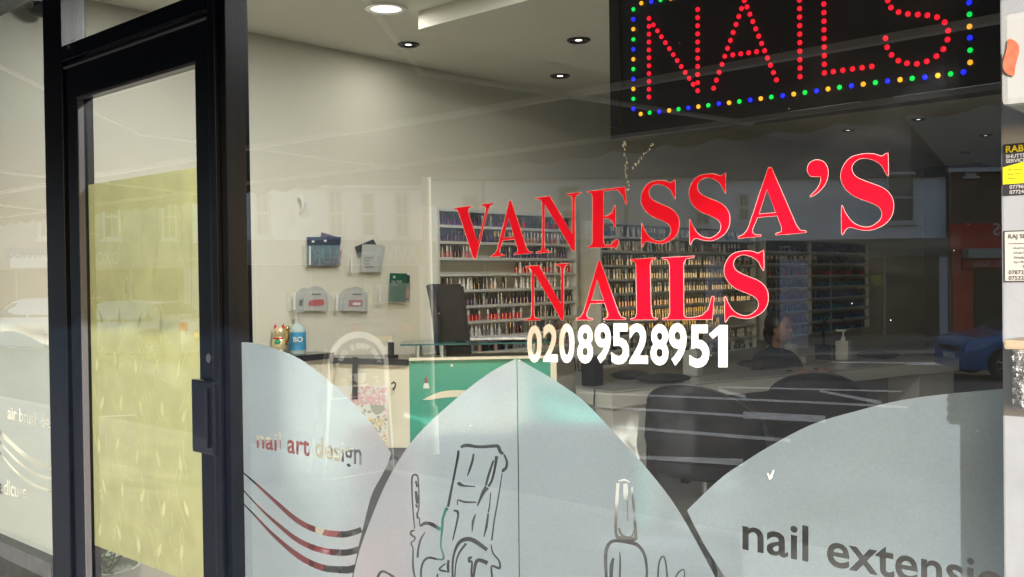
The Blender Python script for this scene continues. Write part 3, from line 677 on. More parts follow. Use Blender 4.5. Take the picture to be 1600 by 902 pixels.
letters = {
 'N': dots((1014, 29), (1014, 152), 11)+dots((1021, 39), (1083, 132), 11)+dots((1090, 15), (1090, 142), 11),
 'A': dots((1163, 1), (1115, 138), 12)+dots((1167, 11), (1213, 125), 11)+dots((1145, 86), (1182, 81), 4),
 'I': dots((1249, -13), (1250, 120), 11),
 'L': dots((1287, -7), (1288, 114), 10)+dots((1302, 112), (1362, 104), 5),
 'S': [(1450, -22), (1425, -26), (1402, -20), (1387, -8), (1387, 1), (1392, 12), (1404, 19), (1418.5, 22), (1434, 23), (1449, 24), (1464, 27), (1476, 35), (1481.5, 48), (1480.5, 62), (1474, 77), (1463, 88), (1448, 96), (1432.5, 100), (1417, 99), (1403.5, 95), (1393, 86), (1386, 74), (1383.5, 60)]}
def led_mesh():
    b = MB(); b.ball((0, -.002, 0), .0040, (1, .7, 1), 12); return b.mesh('led', True)
LM = led_mesh()
for k, pts in letters.items():
    b = MB()
    for p in pts: b.ball(PY(p[0], p[1], YL-.003), .0042, (1, .7, 1), 12)
    b.build('dot_letter', EM['red'], ls, smooth=True)
left = [(990.5, y_) for y_ in (-1, 15, 30.5, 46, 62, 77.5, 93, 108.5, 124, 139.5, 155, 170.5)]
cols_left = 'green,green,blue,amber,green,blue,amber,green,blue,amber,green,blue'.split(',')
border = list(zip(left[1:], cols_left[1:]))
bot = [(1002, 178)]+[(1016+i*14.9, 176.5-i*2.05) for i in range(0)]
bx = [1002, 1016, 1031, 1046.5, 1061, 1076.5, 1092, 1107.5, 1124, 1140, 1156, 1173, 1189.5, 1206, 1223.5, 1241, 1258.5, 1276.5, 1294.5, 1312.5, 1331, 1349.5, 1368.5, 1387.5, 1407, 1426, 1446, 1466, 1486, 1506]
by = [178.5, 176.5, 175, 173, 171, 169, 167, 165, 162.5, 161, 159, 156.5, 154.5, 152, 150, 147.5, 145, 142.5, 139.5, 137, 134.5, 132, 129.5, 127, 125, 123, 121, 118.5, 116, 113]
seq = ['amber', 'green', 'blue']
for i, (x_, y_) in enumerate(zip(bx, by)): border.append(((x_, y_), seq[i % 3] if i else 'amber'))
for i, (x_, y_) in enumerate([(1516.5, 98), (1516.5, 79), (1516, 59.5), (1515.5, 42), (1515.5, 23), (1515, 4.5), (1514, -13)]): border.append(((x_, y_), ['amber', 'green', 'blue'][i % 3]))
for i, (x_, y_) in enumerate([(1003, 5.5), (1018.5, 3), (1033, 0.5), (1049, -2), (1064, -4.5)]): border.append(((x_, y_), ['amber', 'blue', 'green'][i % 3]))
for (p_, k) in border:
    me = bpy.data.meshes.get('led_'+k)
    if not me: me = LM.copy(); me.name = 'led_'+k; me.materials.append(EM[k])
    o = bpy.data.objects.new('bulb', me); COL.objects.link(o); o.parent = ls; o.location = PY(p_[0], p_[1], YL-.002)-ls.location
#NEXT
# ================================================================ inside the shop
# ceiling lights
def downlight(px, py, z, r, pw, label, lamp=True, big=False):
    p = PZ(px, py, z); t = empty('ceiling_light', (p.x, p.y, z), label, 'ceiling light', 'recessed ceiling lights')
    b = MB(); b.lathe([(r*1.25, -.001), (r*1.25, -.006), (r*1.1, -.010), (r*.92, -.006), (r*.90, -.001)], (p.x, p.y, z), 28); b.build('trim_ring', CHROME if big else mat('dark_trim', (.05, .05, .05), .3, .5), t, smooth=True)
    b = MB(); rr = r*(.92 if big else .36); b.cyl((p.x, p.y, z-.004), (p.x, p.y, z-.001), rr, seg=24); b.build('lamp', mat('lamp_glow' if big else 'spot_glow', (1, 1, 1), emit=(1, .98, .9), es=.5 if big else 1.2), t)
    if not big: MB().cyl((p.x, p.y, z-.0035), (p.x, p.y, z-.0005), r*.9, seg=24).build('reflector', mat('dark_reflector', (.03, .03, .03), .2, .8), t)
    l = bpy.data.lights.new('downlight', 'AREA'); l.shape = 'DISK'; l.size = r; l.energy = pw; l.color = (1, .96, .86)
    lo = bpy.data.objects.new('downlight', l); COL.objects.link(lo); lo.location = (p.x, p.y, z-.015)
downlight(603, 13, ZC, .075, .7, 'large round white ceiling light nearest the front left', big=True)
downlight(638, 69, ZC, .045, .8, 'small spotlight in the high ceiling below the large round light')
downlight(904, 62, 2.67, .045, .6, 'spotlight in the lowered ceiling just left of the sign, nearer the street')
downlight(875, 118, 2.67, .045, .4, 'spotlight in the lowered ceiling left of the sign, farther back')
for i, (x_, y_, lb) in enumerate(((1435, 186, 'ceiling spotlight just under the sign, largest of the row'), (1325, 203, 'ceiling spotlight under the middle of the sign, above the apostrophe'),
                  (1540, 211, 'ceiling spotlight beside the pillar, the upper of two there'), (1507, 238, 'ceiling spotlight beside the pillar, the lower and left one'))):
    downlight(x_, y_, 2.67, .04, .15, lb)
for x_, y_, lb in ((-2.2, .75, 'added unseen fill light above the door side of the window'), (-.9, 1.0, 'added unseen fill light behind the lit sign'), (-3.35, .42, 'added unseen fill light above the narrow left window')):  # added fill lights, out of view, only to brighten the front room
    t = empty('ceiling_light', (x_, y_, ZC), lb, 'ceiling light', 'recessed ceiling lights')
    b = MB(); b.lathe([(.094, -.001), (.094, -.006), (.082, -.010), (.069, -.006), (.067, -.001)], (x_, y_, ZC), 28); b.build('trim_ring', CHROME, t, smooth=True)
    MB().cyl((x_, y_, ZC-.004), (x_, y_, ZC-.001), .069, seg=24).build('lamp', MATS['lamp_glow'], t)
    l = bpy.data.lights.new('downlight', 'AREA'); l.shape = 'DISK'; l.size = .14; l.energy = 4 if x_ < -3 else 24 if x_ < -2 else 2.2; l.color = (1, .99, .93)
    lo = bpy.data.objects.new('downlight', l); COL.objects.link(lo); lo.location = (x_, y_, ZC-.015)
# dome camera
p = PX(64, 24, -4.06)
dc = empty('dome_camera', (p.x, p.y, 2.60), 'white dome security camera high on the left beside the black post', 'camera')
b = MB(); b.lathe([(.001, ZC-.002), (.075, ZC-.002), (.078, 2.70), (.066, 2.675), (.055, 2.668)], (p.x, p.y, 0), 28); b.build('housing', WHITEP, dc, smooth=True)
b = MB(); b.ball((p.x, p.y, 2.668), .054, (1, 1, .95), 24); b.build('dome', mat('smoked_dome', (.02, .025, .03), .08), dc, smooth=True)
b = MB(); b.cyl((p.x+.02, p.y-.055, 2.655), (p.x+.01, p.y-.04, 2.66), .016, seg=16); b.build('lens', mat('lens_grey', (.25, .25, .27), .2), dc)

# leaflet holders on the wall
XH = XW+.004
def wallp(px, py, off=.0): q_ = PX(px, py, XW+off); return q_
def wrect(mb, quad, off, mi=0, thick=.003):
    mb.mi = mi; pts = [PX(x_, y_, XW+off) for x_, y_ in quad]; mb.poly(pts, (thick, 0, 0))
LG = mat('leaflet_grey', (.45, .46, .45), .6); LGD = mat('leaflet_dark', (.03, .03, .035), .5); LTEAL = mat('leaflet_teal', (.03, .12, .17), .4, 0, .5, 25); LNAVY = mat('leaflet_navy', (.015, .025, .06), .4)
LPK = mat('leaflet_pink', (.4, .08, .12), .5); LPUR = mat('leaflet_purple', (.12, .06, .14), .5); LGREEN = mat('leaflet_green', (.005, .10, .06), .4); LRED = mat('leaflet_red', (.45, .01, .03), .4); LORG = mat('leaflet_orange', (.45, .18, .05), .5)
ACR = film_mat('acrylic_holder', (.85, .88, .88), .5, .5, 0, clear=.88)
def holder(quad, label):
    c_ = wallp((quad[0][0]+quad[1][0])/2, quad[0][1]); t = empty('leaflet_holder', (XW, c_.y, c_.z), label, 'leaflet holder', 'clear leaflet holders on the left wall')
    b = MB(); wrect(b, quad, .045, 0, .002)
    bot = [PX(x_, y_, XW) for x_, y_ in quad[:2]]; fb = [PX(x_, y_, XW+.045) for x_, y_ in quad[:2]]
    b.poly([(XW, fb[0].y, fb[0].z), (XW+.045, fb[0].y, fb[0].z), (XW+.045, fb[1].y, fb[1].z), (XW, fb[1].y, fb[1].z)], (0, 0, .002))
    for i in (0, 1):
        z0, z1 = fb[i].z, PX(quad[3-i][0], quad[3-i][1], XW+.045).z
        b.poly([(XW, fb[i].y, z0), (XW+.045, fb[i].y, z0), (XW+.045, fb[i].y, z1), (XW, fb[i].y, z1)], (0, .002, 0))
    b.build('holder', ACR, t)
    b = MB(); x_, y_ = quad[0]; wrect(b, [(x_+3, y_-2), (x_+5.5, y_-2), (x_+5.5, quad[3][1]+2), (x_+3, quad[3][1]+2)], .0475, 0, .001); b.build('painted_highlight', mat('highlight_strip', (.75, .75, .75), .1), t)  # pale strip paints a highlight on the clear holder front
    return t
def leaflet(polys, label, group='leaflets in the wall holders'):
    """polys: list of (quad px, offset, material); the first is the sheet"""
    mats = []; b = MB()
    for quad, off, m_ in polys:
        if m_ not in mats: mats.append(m_)
        wrect(b, quad, off, mats.index(m_), .002)
    return tag(recentre(b.build('leaflet', mats)), label, 'leaflet', group)
holder([(480, 416), (534, 415), (535, 384), (480, 383)], 'clear holder with dark blue leaflets, upper left of the five')
leaflet([([(500, 383), (528, 385), (532, 372), (502, 363)], .012, LPUR)], 'purple leaflet sticking up behind the dark blue ones')
leaflet([([(528, 415), (531.5, 415), (534, 392), (528, 390)], .014, LPK)], 'narrow pink leaflet at the right edge of the dark blue ones')
leaflet([([(480.5, 415.5), (500, 415.5), (500, 371), (479.5, 371)], .022, LTEAL), ([(480, 384), (499.5, 383.5), (499.5, 370.5), (479.5, 370.5)], .0245, LNAVY), ([(487, 379), (491, 379), (491, 376), (487, 376)], .027, PAPERW), ([(483, 404), (497, 404), (497, 414.5), (483, 414.5)], .0245, LNAVY)], 'dark teal leaflet with navy band on the left in the upper left holder')
leaflet([([(500, 415.5), (528, 415), (532.5, 371), (500, 370.5)], .026, LTEAL), ([(500, 383), (531.5, 383), (532.8, 370.5), (500, 370)], .0285, LNAVY), ([(506, 378), (510, 378), (510, 375), (506, 375)], .031, PAPERW), ([(502, 404), (527, 404), (526, 414.5), (502, 414.5)], .0285, LNAVY)], 'dark teal leaflet with navy band on the right in the upper left holder')
holder([(545, 426), (595, 426), (597, 396), (546, 395)], 'clear holder with grey and black leaflets, beside the dark blue ones')
leaflet([([(560, 403), (570, 400), (588, 383), (583, 374), (554, 386)], .014, LGD)], 'black leaflet tilted behind the grey printed one')
leaflet([([(563, 425), (595, 426), (602, 384), (568, 382)], .018, LG)], 'plain grey leaflet behind the grey printed one')
b = MB(); b.mi = 0; wrect(b, [(563, 425), (594, 426), (597, 382.5), (566, 382)], .024, 0, .002)
b.mi = 1
for k, s_ in enumerate(('Cat Palette', 'Calming', 'Facial', 'Sheet Mask')):
    o_ = PX(569.5, 404+k*4.9, XW+.0275); add_text(b, s_, o_, (0, 1, 0), (0, 0, 1), .010, bold=.02)
tag(recentre(b.build('leaflet', [LG, DARKTXT])), 'grey leaflet with four lines of black print', 'leaflet', 'leaflets in the wall holders')
def arch(px0, px1, yb_, yt): 
    cx = (px0+px1)/2; r = (px1-px0)/2; n = 14; k = (yb_-yt)
    return [(px0, yb_), (px1, yb_)]+[(cx+r*math.cos(math.pi*i/n), yt+k*.55-k*.55*math.sin(math.pi*i/n)) for i in range(n+1)]
holder([(456, 486), (513, 487), (515, 456), (457, 455)], 'clear holder with round topped grey leaflets, lower left of the five')
leaflet([(arch(461, 490, 485, 450), .018, LG), ([(467, 478), (472, 478), (473, 468), (468, 469)], .0205, LNAVY)], 'round topped grey leaflet behind the one with the red pill shape')
leaflet([(arch(474, 512, 485.5, 447), .024, LG), (catmull([(484, 478), (504, 477), (506, 472), (504, 468), (486, 469.5), (482.5, 474)], 3), .0265, LRED), ([(487, 461), (501, 461), (501, 459), (487, 459)], .0265, DARKTXT)], 'round topped grey leaflet with a red pill shape')
holder([(522, 486), (574, 487), (576, 456), (523, 455)], 'clear holder with grey leaflets, lower middle of the five')
leaflet([(arch(530, 562, 485, 450), .018, LG)], 'round topped grey leaflet behind the one with the pink panel')
leaflet([(arch(537, 574, 486, 448), .024, LG), ([(545, 479), (566, 479), (566, 469), (545, 469)], .0265, LPK), ([(551, 477), (563, 477), (563, 473), (551, 473)], .029, PAPERW), ([(551, 461), (565, 461), (565, 459), (551, 459)], .0265, DARKTXT)], 'round topped grey leaflet with a pink and white panel')
holder([(589, 474), (640, 474), (642, 443), (590, 442)], 'clear holder with a dark green leaflet, lower right of the five')
leaflet([([(628, 470), (640, 470), (640, 430), (629, 430)], .014, LGD), ([(634, 466), (639, 466), (639, 452), (634, 452)], .0165, LORG)], 'dark leaflet with an orange patch behind the green one')
b = MB(); wrect(b, [(607, 472), (633, 472), (636, 427.5), (609, 427)], .024, 0, .002); b.mi = 1
add_text(b, 'TEA TREE', PX(611.5, 442.5, XW+.0275), (0, 1, 0), (0, 0, 1), .013, bold=.02); add_text(b, 'THERAPY', PX(612, 446.5, XW+.0275), (0, 1, 0), (0, 0, 1), .008)
wrect(b, [(614, 435), (618, 435), (618, 431), (614, 431)], .0265, 1, .001)
tag(recentre(b.build('leaflet', [LGREEN, LG])), 'dark green leaflet headed TEA TREE', 'leaflet', 'leaflets in the wall holders')
# white comma shape standing in for a reflected bright spot
p = PX(470, 318, XW+.01); b = MB()
b.tube([PX(466, 309, XW+.012), PX(470, 308, XW+.03), PX(474, 314, XW+.035), PX(474, 324, XW+.03), PX(470, 332, XW+.02)], [.008, .012, .012, .009, .004])
tag(recentre(b.build('reflected_spot', WHITEP, smooth=True)), 'small white comma standing in for a reflected light, above the leaflet holders', 'hook')

# ---- nail polish racks
PCOL = {'maroon': (.06, .006, .02), 'purple': (.10, .04, .13), 'pink': (.5, .15, .2), 'nude': (.42, .26, .2), 'red': (.5, .01, .02), 'white': (.6, .6, .6), 'navy': (.02, .03, .09),
        'black': (.01, .01, .012), 'gold': (.06, .02, .015), 'grey': (.2, .2, .21), 'blue': (.02, .08, .28), 'teal': (.01, .18, .22)}
BOT = {}
def bottle_mesh(col):
    if col in BOT: return BOT[col]
    b = MB(); b.mi = 0; b.cyl((0, 0, 0), (0, 0, .034), .0125, .0115, 10); b.cyl((0, 0, .034), (0, 0, .038), .0115, .006, 10, False)
    b.mi = 1; b.cyl((0, 0, .037), (0, 0, .068), .0075, .0065, 10)
    me = b.mesh('nail_polish_'+col, True); me.materials.append(mat('polish_'+col, PCOL[col], .12, 0, coat=.5))
    cap = {'white': PAPERW, 'gold': mat('gold_cap', (.55, .40, .17), .35, .8), 'grey': mat('silver_cap', (.42, .42, .44), .3, .8), 'nude': mat('silver_cap', (.42, .42, .44), .3, .8), 'pink': PAPERW}.get(col, BLACKPL)
    me.materials.append(cap); BOT[col] = me; return me
XR0 = -4.02
nb = [0]; STF = []
ORD = ['top', 'second', 'third', 'fourth', 'fifth', 'sixth', 'seventh', 'eighth', 'ninth', 'tenth', 'eleventh']
def rack(y0, y1, zt, zb, n, rows, dividers, label, which):
    t = empty('polish_rack', (XW+.06, (y0+y1)/2, zb), label, 'display rack', 'wall racks of nail polish')
    MB().box((XW+.001, y0, zb), (XW+.01, y1, zt)).build('back_panel', SHELFW, t)
    for a_ in (y0, y1-.02): MB().box((XW+.0105, a_, zb), (XR0, a_+.02, zt), .001).build('side_panel', SHELFW, t)
    MB().box((XW+.001, y0-.001, zt+.0005), (XR0+.002, y1+.001, zt+.02)).build('top_panel', SHELFW, t)
    st_ = (zt-zb)/n; me = None
    for i in range(n):
        z = zb+i*st_
        if me is None:
            sh = MB().box((XW+.0105, y0+.0205, z), (XR0-.001, y1-.0205, z+.016)).build('shelf', SHELFW, t); me = sh; 
        else:
            o = me.copy(); COL.objects.link(o); o.location = (0, 0, i*st_)
    for d in dividers: MB().box((XW+.011, d-.006, zb+.017), (XR0-.002, d+.006, zt)).build('divider', SHELFW, t)
    for r_, spec in enumerate(rows):                     # row 0 = top
        z = zb+(n-1-r_)*st_+.0162
        y = y0+.038; k = 0
        while y < y1-.035:
            f = (y-y0)/(y1-y0)
            for (f0, f1, cols, dens) in spec:
                if f0 <= f < f1 and random.random() < dens and not any(abs(y-d) < .02 for d in dividers):
                    c_ = random.choice(cols); loc = (XR0-.032+random.uniform(-.006, .004), y+random.uniform(-.003, .003), z)
                    if nb[0] < 300:
                        o = bpy.data.objects.new('nail_polish_bottle', bottle_mesh(c_)); COL.objects.link(o); o.location = loc; nb[0] += 1
                        tag(o, '%s nail polish bottle on the %s shelf of the %s rack' % ({'maroon': 'dark red', 'nude': 'beige'}.get(c_, c_), ORD[r_], which), 'nail polish', 'nail polish bottles, %s shelf of the %s rack' % (ORD[r_], which))
                    else: STF.append((c_, loc))
            y += .0315+random.uniform(0, .003)
p0 = PX(684, 430, XR0).y; p1 = PX(903, 430, XR0).y
D = ['maroon', 'purple', 'black']
rack(p0, p1, 1.925, 1.0, 10, [
 [(0, .3, ['purple', 'maroon'], .95), (.3, .6, ['maroon', 'grey', 'purple'], .95), (.6, 1, ['maroon', 'red', 'black'], .95)],
 [(0, .4, ['maroon', 'purple', 'navy'], .95), (.4, .6, ['gold', 'maroon'], .95), (.6, 1, ['grey', 'nude', 'pink', 'white'], .95)],
 [(0, .25, ['nude', 'pink', 'maroon'], .95), (.42, .95, ['purple', 'navy', 'grey'], .95)],
 [(.55, 1, ['pink', 'white', 'red'], .95)],
 [(0, .15, ['maroon', 'nude'], .95), (.15, 1, ['white', 'grey', 'white', 'nude', 'black'], .75)],
 [(0, 1, ['navy', 'purple', 'black', 'navy', 'grey'], .97)],
 [(0, .6, ['red', 'red', 'pink'], .97), (.6, 1, ['navy', 'black', 'grey'], .9)],
 [(0, .5, ['white', 'nude', 'grey'], .9), (.5, 1, ['black', 'gold', 'grey'], .9)],
 [(0, 1, ['grey', 'black', 'nude'], .8)], []], [], 'white wall rack of nail polish nearest the window, behind the reception desk', 'nearest')
p0 = PX(938, 430, XR0).y; p1 = PX(1182, 430, XR0).y; pm = PX(1062, 430, XR0).y
rack(p0, p1, 1.90, .92, 10, [
 [(0, 1, ['white', 'navy', 'grey', 'blue'], .95)], [(0, 1, ['grey', 'white', 'black'], .9)], [(0, .5, ['grey', 'black', 'purple'], .95), (.5, 1, ['black', 'grey', 'nude'], .9)],
 [(0, 1, ['black', 'grey', 'white'], .9)], [(0, 1, ['maroon', 'grey', 'black'], .95)], [(0, 1, ['red', 'maroon', 'black'], .9)], [(0, .8, ['gold'], .97)], [(0, .75, ['gold', 'gold', 'black'], .95)],
 [(0, 1, ['grey', 'black'], .9)], [(0, 1, ['white', 'black', 'grey'], .8)]], [pm], 'white wall rack of nail polish in the middle, above the phone number', 'middle')
p0 = PX(1196, 430, XR0).y; p1 = PX(1358, 430, XR0).y; pm = PX(1268, 430, XR0).y
rack(p0, p1, 1.83, .98, 8, [
 [(0, 1, ['maroon', 'black', 'navy'], .95)], [(0, .5, ['gold', 'grey', 'black'], .95), (.5, 1, ['navy', 'blue'], .95)], [(0, 1, ['red', 'maroon', 'black'], .9)], [(0, .5, ['black', 'navy'], .95), (.5, 1, ['blue', 'teal'], .95)],
 [(0, 1, ['navy', 'purple', 'blue'], .95)], [(0, 1, ['blue', 'navy', 'teal'], .95)], [(0, .4, ['maroon', 'purple'], .95), (.4, 1, ['teal', 'blue'], .95)], [(0, 1, ['teal', 'blue', 'navy'], .9)]], [pm],
 'wall rack of blue and dark nail polish farthest back', 'farthest')
b = MB(); cm = sorted(set(c_ for c_, _ in STF))
for c_, l in STF:
    b.mi = cm.index(c_); b.cyl(l, (l[0], l[1], l[2]+.036), .0125, .0115, 6); b.mi = len(cm)+(1 if c_ == 'gold' else 2 if c_ in ('white', 'grey', 'pink', 'nude') else 0)
    b.cyl((l[0], l[1], l[2]+.0365), (l[0], l[1], l[2]+.068), .0075, .0065, 6)
so_ = b.build('nail_polish_bottles', [mat('polish_'+c_, PCOL[c_], .12) for c_ in cm]+[BLACKPL, mat('gold_cap', (.55, .40, .17), .35, .8), PAPERW])
tag(so_, 'rows of many small nail polish bottles on the middle and farthest racks', 'nail polish', kind='stuff')

# ---- reception desk
ZD = 1.15
dA, dB, dC = PZ(478, 557, ZD), PZ(639, 562, ZD), PZ(860, 558, ZD)
dA.x = max(dA.x, XW+.01); dD = dC+(dC-dB).normalized().cross(Vector((0, 0, 1)))*-.30; dD.z = ZD
if (dD-CAM).length < (dC-CAM).length: dD = dC-(dD-dC)
desk = empty('reception_desk', (dB.x, dB.y, 0), 'cream and teal green reception desk with an angled front', 'reception desk')
def panel(a, c, z0, z1, th, name, m_, par=desk, out=0.0):
    d = (c-a); d.z = 0; d.normalize(); nrm = Vector((d.y, -d.x, 0))
    if nrm.dot(CAM-a) < 0: nrm = -nrm
    o_ = nrm*out; b = MB()
    b.poly([Vector((a.x, a.y, z0))+o_, Vector((c.x, c.y, z0))+o_, Vector((c.x, c.y, z1))+o_, Vector((a.x, a.y, z1))+o_], -nrm*th)
    return b.build(name, m_, par), d, nrm
panel(dA, dB, 0.02, ZD-.03, .03, 'front_panel', CREAMD)
_, gd, gn = panel(dB, dC, 0.02, ZD-.006, .03, 'front_panel', GREEND)
panel(dC, dD, 0.02, ZD-.006, .03, 'end_panel', CREAMD)
# cream band swoosh printed on green panel
b = MB(); sw = catmull([(660, 625), (690, 612), (730, 610), (800, 613)], 4, False)+[(800, 619)]+catmull([(730, 620), (700, 621), (672, 625)], 4, False)
def on_plane(px, py, a, n_): d = ray(px, py); return CAM+d*((a-CAM).dot(n_)/d.dot(n_))
b.poly([on_plane(x_, y_, dB+gn*.002, gn) for x_, y_ in sw], gn*.001); b.build('swoosh', CREAMD, desk)
WT = mat('desk_top_black', (.02, .02, .022), .15)
b = MB(); dd_ = (dB-dA); dd_.z = 0; dd_.normalize(); n1 = Vector((dd_.y, -dd_.x, 0)); n1 = n1 if n1.dot(CAM-dA) > 0 else -n1
b.poly([dA+n1*.02-Vector((0, 0, .028)), dB+n1*.02-Vector((0, 0, .028)), dB-n1*.30-Vector((0, 0, .028)), dA-n1*.12-Vector((0, 0, .028))], (0, 0, .03)); b.build('worktop', WT, desk)
a_l = PX(385, 550, XW+.02)
b = MB(); b.box((XW+.001, a_l.y, ZD), (XW+.16, dA.y-.002, ZD+.03)); b.build('wall_ledge', WT, desk)
MB().box((XW+.001, a_l.y+.01, .02), (XW+.13, dA.y-.01, ZD-.001)).build('front_panel', CREAMD, desk)
b = MB(); b.poly([dB+gn*.02-Vector((0, 0, .004)), dC+gn*.02-Vector((0, 0, .004)), dC-gn*.32-Vector((0, 0, .004)), dB-gn*.32-Vector((0, 0, .004))], (0, 0, .012)); b.build('worktop', CREAMD, desk)
# dark skirt and seam lines of the cream panel
b = MB(); s0 = dA.lerp(dB, .42); b.box((-.003, -.002, .05), (.003, .002, ZD-.05), 0, Matrix.Translation((s0.x+n1.x*.001, s0.y+n1.y*.001, 0))); b.build('panel_seam', mat('seam_grey', (.3, .28, .22), .5), desk)
# raised glass shelf on two chrome posts
gs = desk
b = MB(); g0 = PZ(640, 541, ZD+.075); g1 = dC+gn*.05
gA = dB+gn*.04-(dC-dB).normalized()*.04; gB = dC+gn*.04
b.poly([Vector((gA.x, gA.y, ZD+.07)), Vector((gB.x, gB.y, ZD+.07)), Vector((gB.x, gB.y, ZD+.07))-gn*.26, Vector((gA.x, gA.y, ZD+.07))-gn*.26], (0, 0, .008))
b.build('glass_shelf', mat('green_glass', (.02, .10, .08), .05, spec=.8), desk)
for f in (.12, .28, .9):
    c_ = gA.lerp(gB, f)-gn*.07; MB().cyl((c_.x, c_.y, ZD+.008), (c_.x, c_.y, ZD+.069), .017, seg=20).build('shelf_post', CHROME, desk, smooth=True)
# stickers on the green panel
b = MB()
def spot(px, py, dx, dy, mi): b.mi = mi; b.poly([on_plane(px+x_, py+y_, dB+gn*.003, gn) for x_, y_ in ((-dx, dy), (dx, dy), (dx*.7, -dy), (-dx*.7, -dy))], gn*.0006)
spot(706, 571, 2.2, 1.6, 0); spot(665.5, 594, 2, 4.5, 1); spot(666, 603, 5, 4, 0)
b.build('small_stickers', [PAPERW, mat('sticker_crimson', (.4, .02, .08), .5)], desk)
# flower poster leaning on the desk front
def on_desk(px, py, out): return on_plane(px, py, dA+n1*out, n1)
fp = empty('flower_poster', tuple(on_desk(560, 705, .03)), 'white poster with pink and cream flowers on the cream desk front', 'poster')
b = MB(); b.poly([on_desk(x_, y_, .012) for x_, y_ in ((500, 700), (608, 706), (606, 602), (500, 603))], n1*.003); b.build('sheet', PAPERW, fp)
b = MB(); rl = random.Random(11)
PM = [mat('petal_pink', (.8, .48, .52), .6), mat('petal_cream', (.75, .62, .35), .6), mat('petal_peach', (.75, .40, .2), .6), mat('bowl_grey', (.42, .42, .36), .5)]
for k in range(420):
    u, v = rl.random(), rl.random(); px = 548+u*56; py = 604+v*100
    if v < .28 or (u > .85 and v < .5): mi = 0
    elif .5 < v < .75: mi = 1 if rl.random() < .7 else 3
    elif v >= .75: mi = 2 if rl.random() < .7 else 1
    else: mi = 3 if rl.random() < .25 else None
    if mi is None: continue
    r_ = rl.uniform(1.2, 3); b.mi = mi; o_ = .0155+k*.000004; b.poly([on_desk(px+r_*math.cos(t), py+r_*math.sin(t), o_) for t in [i*math.tau/7 for i in range(7)]])
b.mi = 3; b.poly([on_desk(x_, y_, .0175) for x_, y_ in catmull([(580, 634), (600, 634), (598, 644), (588, 648), (582, 643)], 4)])
b.build('printed_flowers', PM, fp)
b = MB(); b.mi = 0; b.poly([on_desk(x_, y_, .02) for x_, y_ in ((551, 624), (559, 624), (559, 558), (551, 558))], n1*.004); tag(recentre(b.build('black_strip', [BLACKPL])), 'narrow black strip hanging down the cream desk front', 'strip')
b = MB(); b.tube([on_desk(612, 600, .02), on_desk(615, 597, .03), on_desk(618, 600, .03), on_desk(617, 605, .025), on_desk(614, 609, .02)], .004); tag(recentre(b.build('coat_hook', BLACKPL, smooth=True)), 'small dark hook on the cream desk front beside the teal panel', 'hook')

# ---- things on the desk
zt = ZD+.002
p = PX(437, 553, XW+.07)
# lucky cat
CS = .78
ct = empty('lucky_cat', (p.x, p.y, ZD+.031), 'gold beckoning cat figurine with red ears on the dark desk ledge', 'figurine', rz=R(35))
GOLD = mat('gold_paint', (.62, .42, .12), .22, .85, .1, 20); REDP = mat('red_paint', (.5, .01, .02), .3); GRNP = mat('green_paint', (.02, .3, .15), .3)
def lc(n, m_, f):
    b = MB(); f(b); bmesh.ops.scale(b.bm, vec=(CS, CS, .95), verts=b.bm.verts); return b.build(n, m_, ct, smooth=True, world=False)
lc('body', [mat('cat_white_gold', (.68, .58, .36), .3, .4)], lambda b: (b.ball((0, 0, .055), .05, (1, .85, 1.1), 20), b.ball((0, 0, .115), .036, (1.1, .95, .95), 20), b.ball((-.025, -.035, .02), .016, (1, 1, .8)), b.ball((.025, -.035, .02), .016, (1, 1, .8))))
lc('ear', [REDP], lambda b: b.cyl((-.024, 0, .138), (-.027, 0, .162), .013, .002, 12)); lc('ear', [REDP], lambda b: b.cyl((.024, 0, .138), (.027, 0, .162), .013, .002, 12))
lc('collar', [REDP], lambda b: b.cyl((0, 0, .084), (0, 0, .092), .04, .037, 20)); lc('bib', [GRNP], lambda b: b.ball((0, -.032, .068), .02, (1.1, .7, .8)))
lc('raised_paw', [GOLD], lambda b: (b.tube([(.045, -.01, .06), (.06, -.015, .09), (.062, -.02, .13)], [.013, .012, .012]), b.ball((.062, -.022, .138), .015)))
lc('face', [DARKTXT], lambda b: (b.ball((-.013, -.0335, .12), .0035), b.ball((.013, -.0335, .12), .0035), b.ball((0, -.036, .11), .0025)))
# spray bottle with blue label
p = PX(465, 553, XW+.07)
bt = empty('pump_bottle', (p.x, p.y, ZD+.031), 'clear pump bottle with a blue label beside the gold cat', 'bottle')
def bb(n, m_, f, par=bt):
    b = MB(); f(b); return b.build(n, m_, par, smooth=True, world=False)
bb('bottle', [mat('pale_plastic', (.45, .55, .55), .15)], lambda b: b.lathe([(.001, 0), (.040, 0), (.042, .01), (.042, .115), (.034, .135), (.014, .15), (.014, .158), (.001, .158)], (0, 0, 0), 24))
def bl(b): b.mi = 0; b.lathe([(.0428, .02), (.0428, .108)], (0, 0, 0), 24)
bb('label', [mat('label_blue', (.05, .30, .55), .4, 0, .25, 25)], bl)
b = MB(); d2 = (CAM-p); d2.z = 0; d2.normalize(); sd2 = Vector((-d2.y, d2.x, 0)); sd2 = sd2 if sd2.dot(rt) > 0 else -sd2
add_text(b, 'BO', Vector(d2)*.0435-sd2*.02+Vector((0, 0, .06)), sd2, (0, 0, 1), .026, bold=.02); b.build('label_print', PAPERW, bt, world=False)
bb('pump', [mat('grey_plastic', (.4, .42, .42), .3)], lambda b: (b.cyl((0, 0, .158), (0, 0, .178), .013, .010, 14), b.cyl((0, 0, .178), (0, 0, .205), .004), b.box((-.012, -.01, .203), (.012, .035, .212), .002)))
p = PZ(611, 558, zt)
ph = empty('card_stand', (p.x, p.y, zt), 'small black stand with a white tip near the corner of the desk', 'stand')
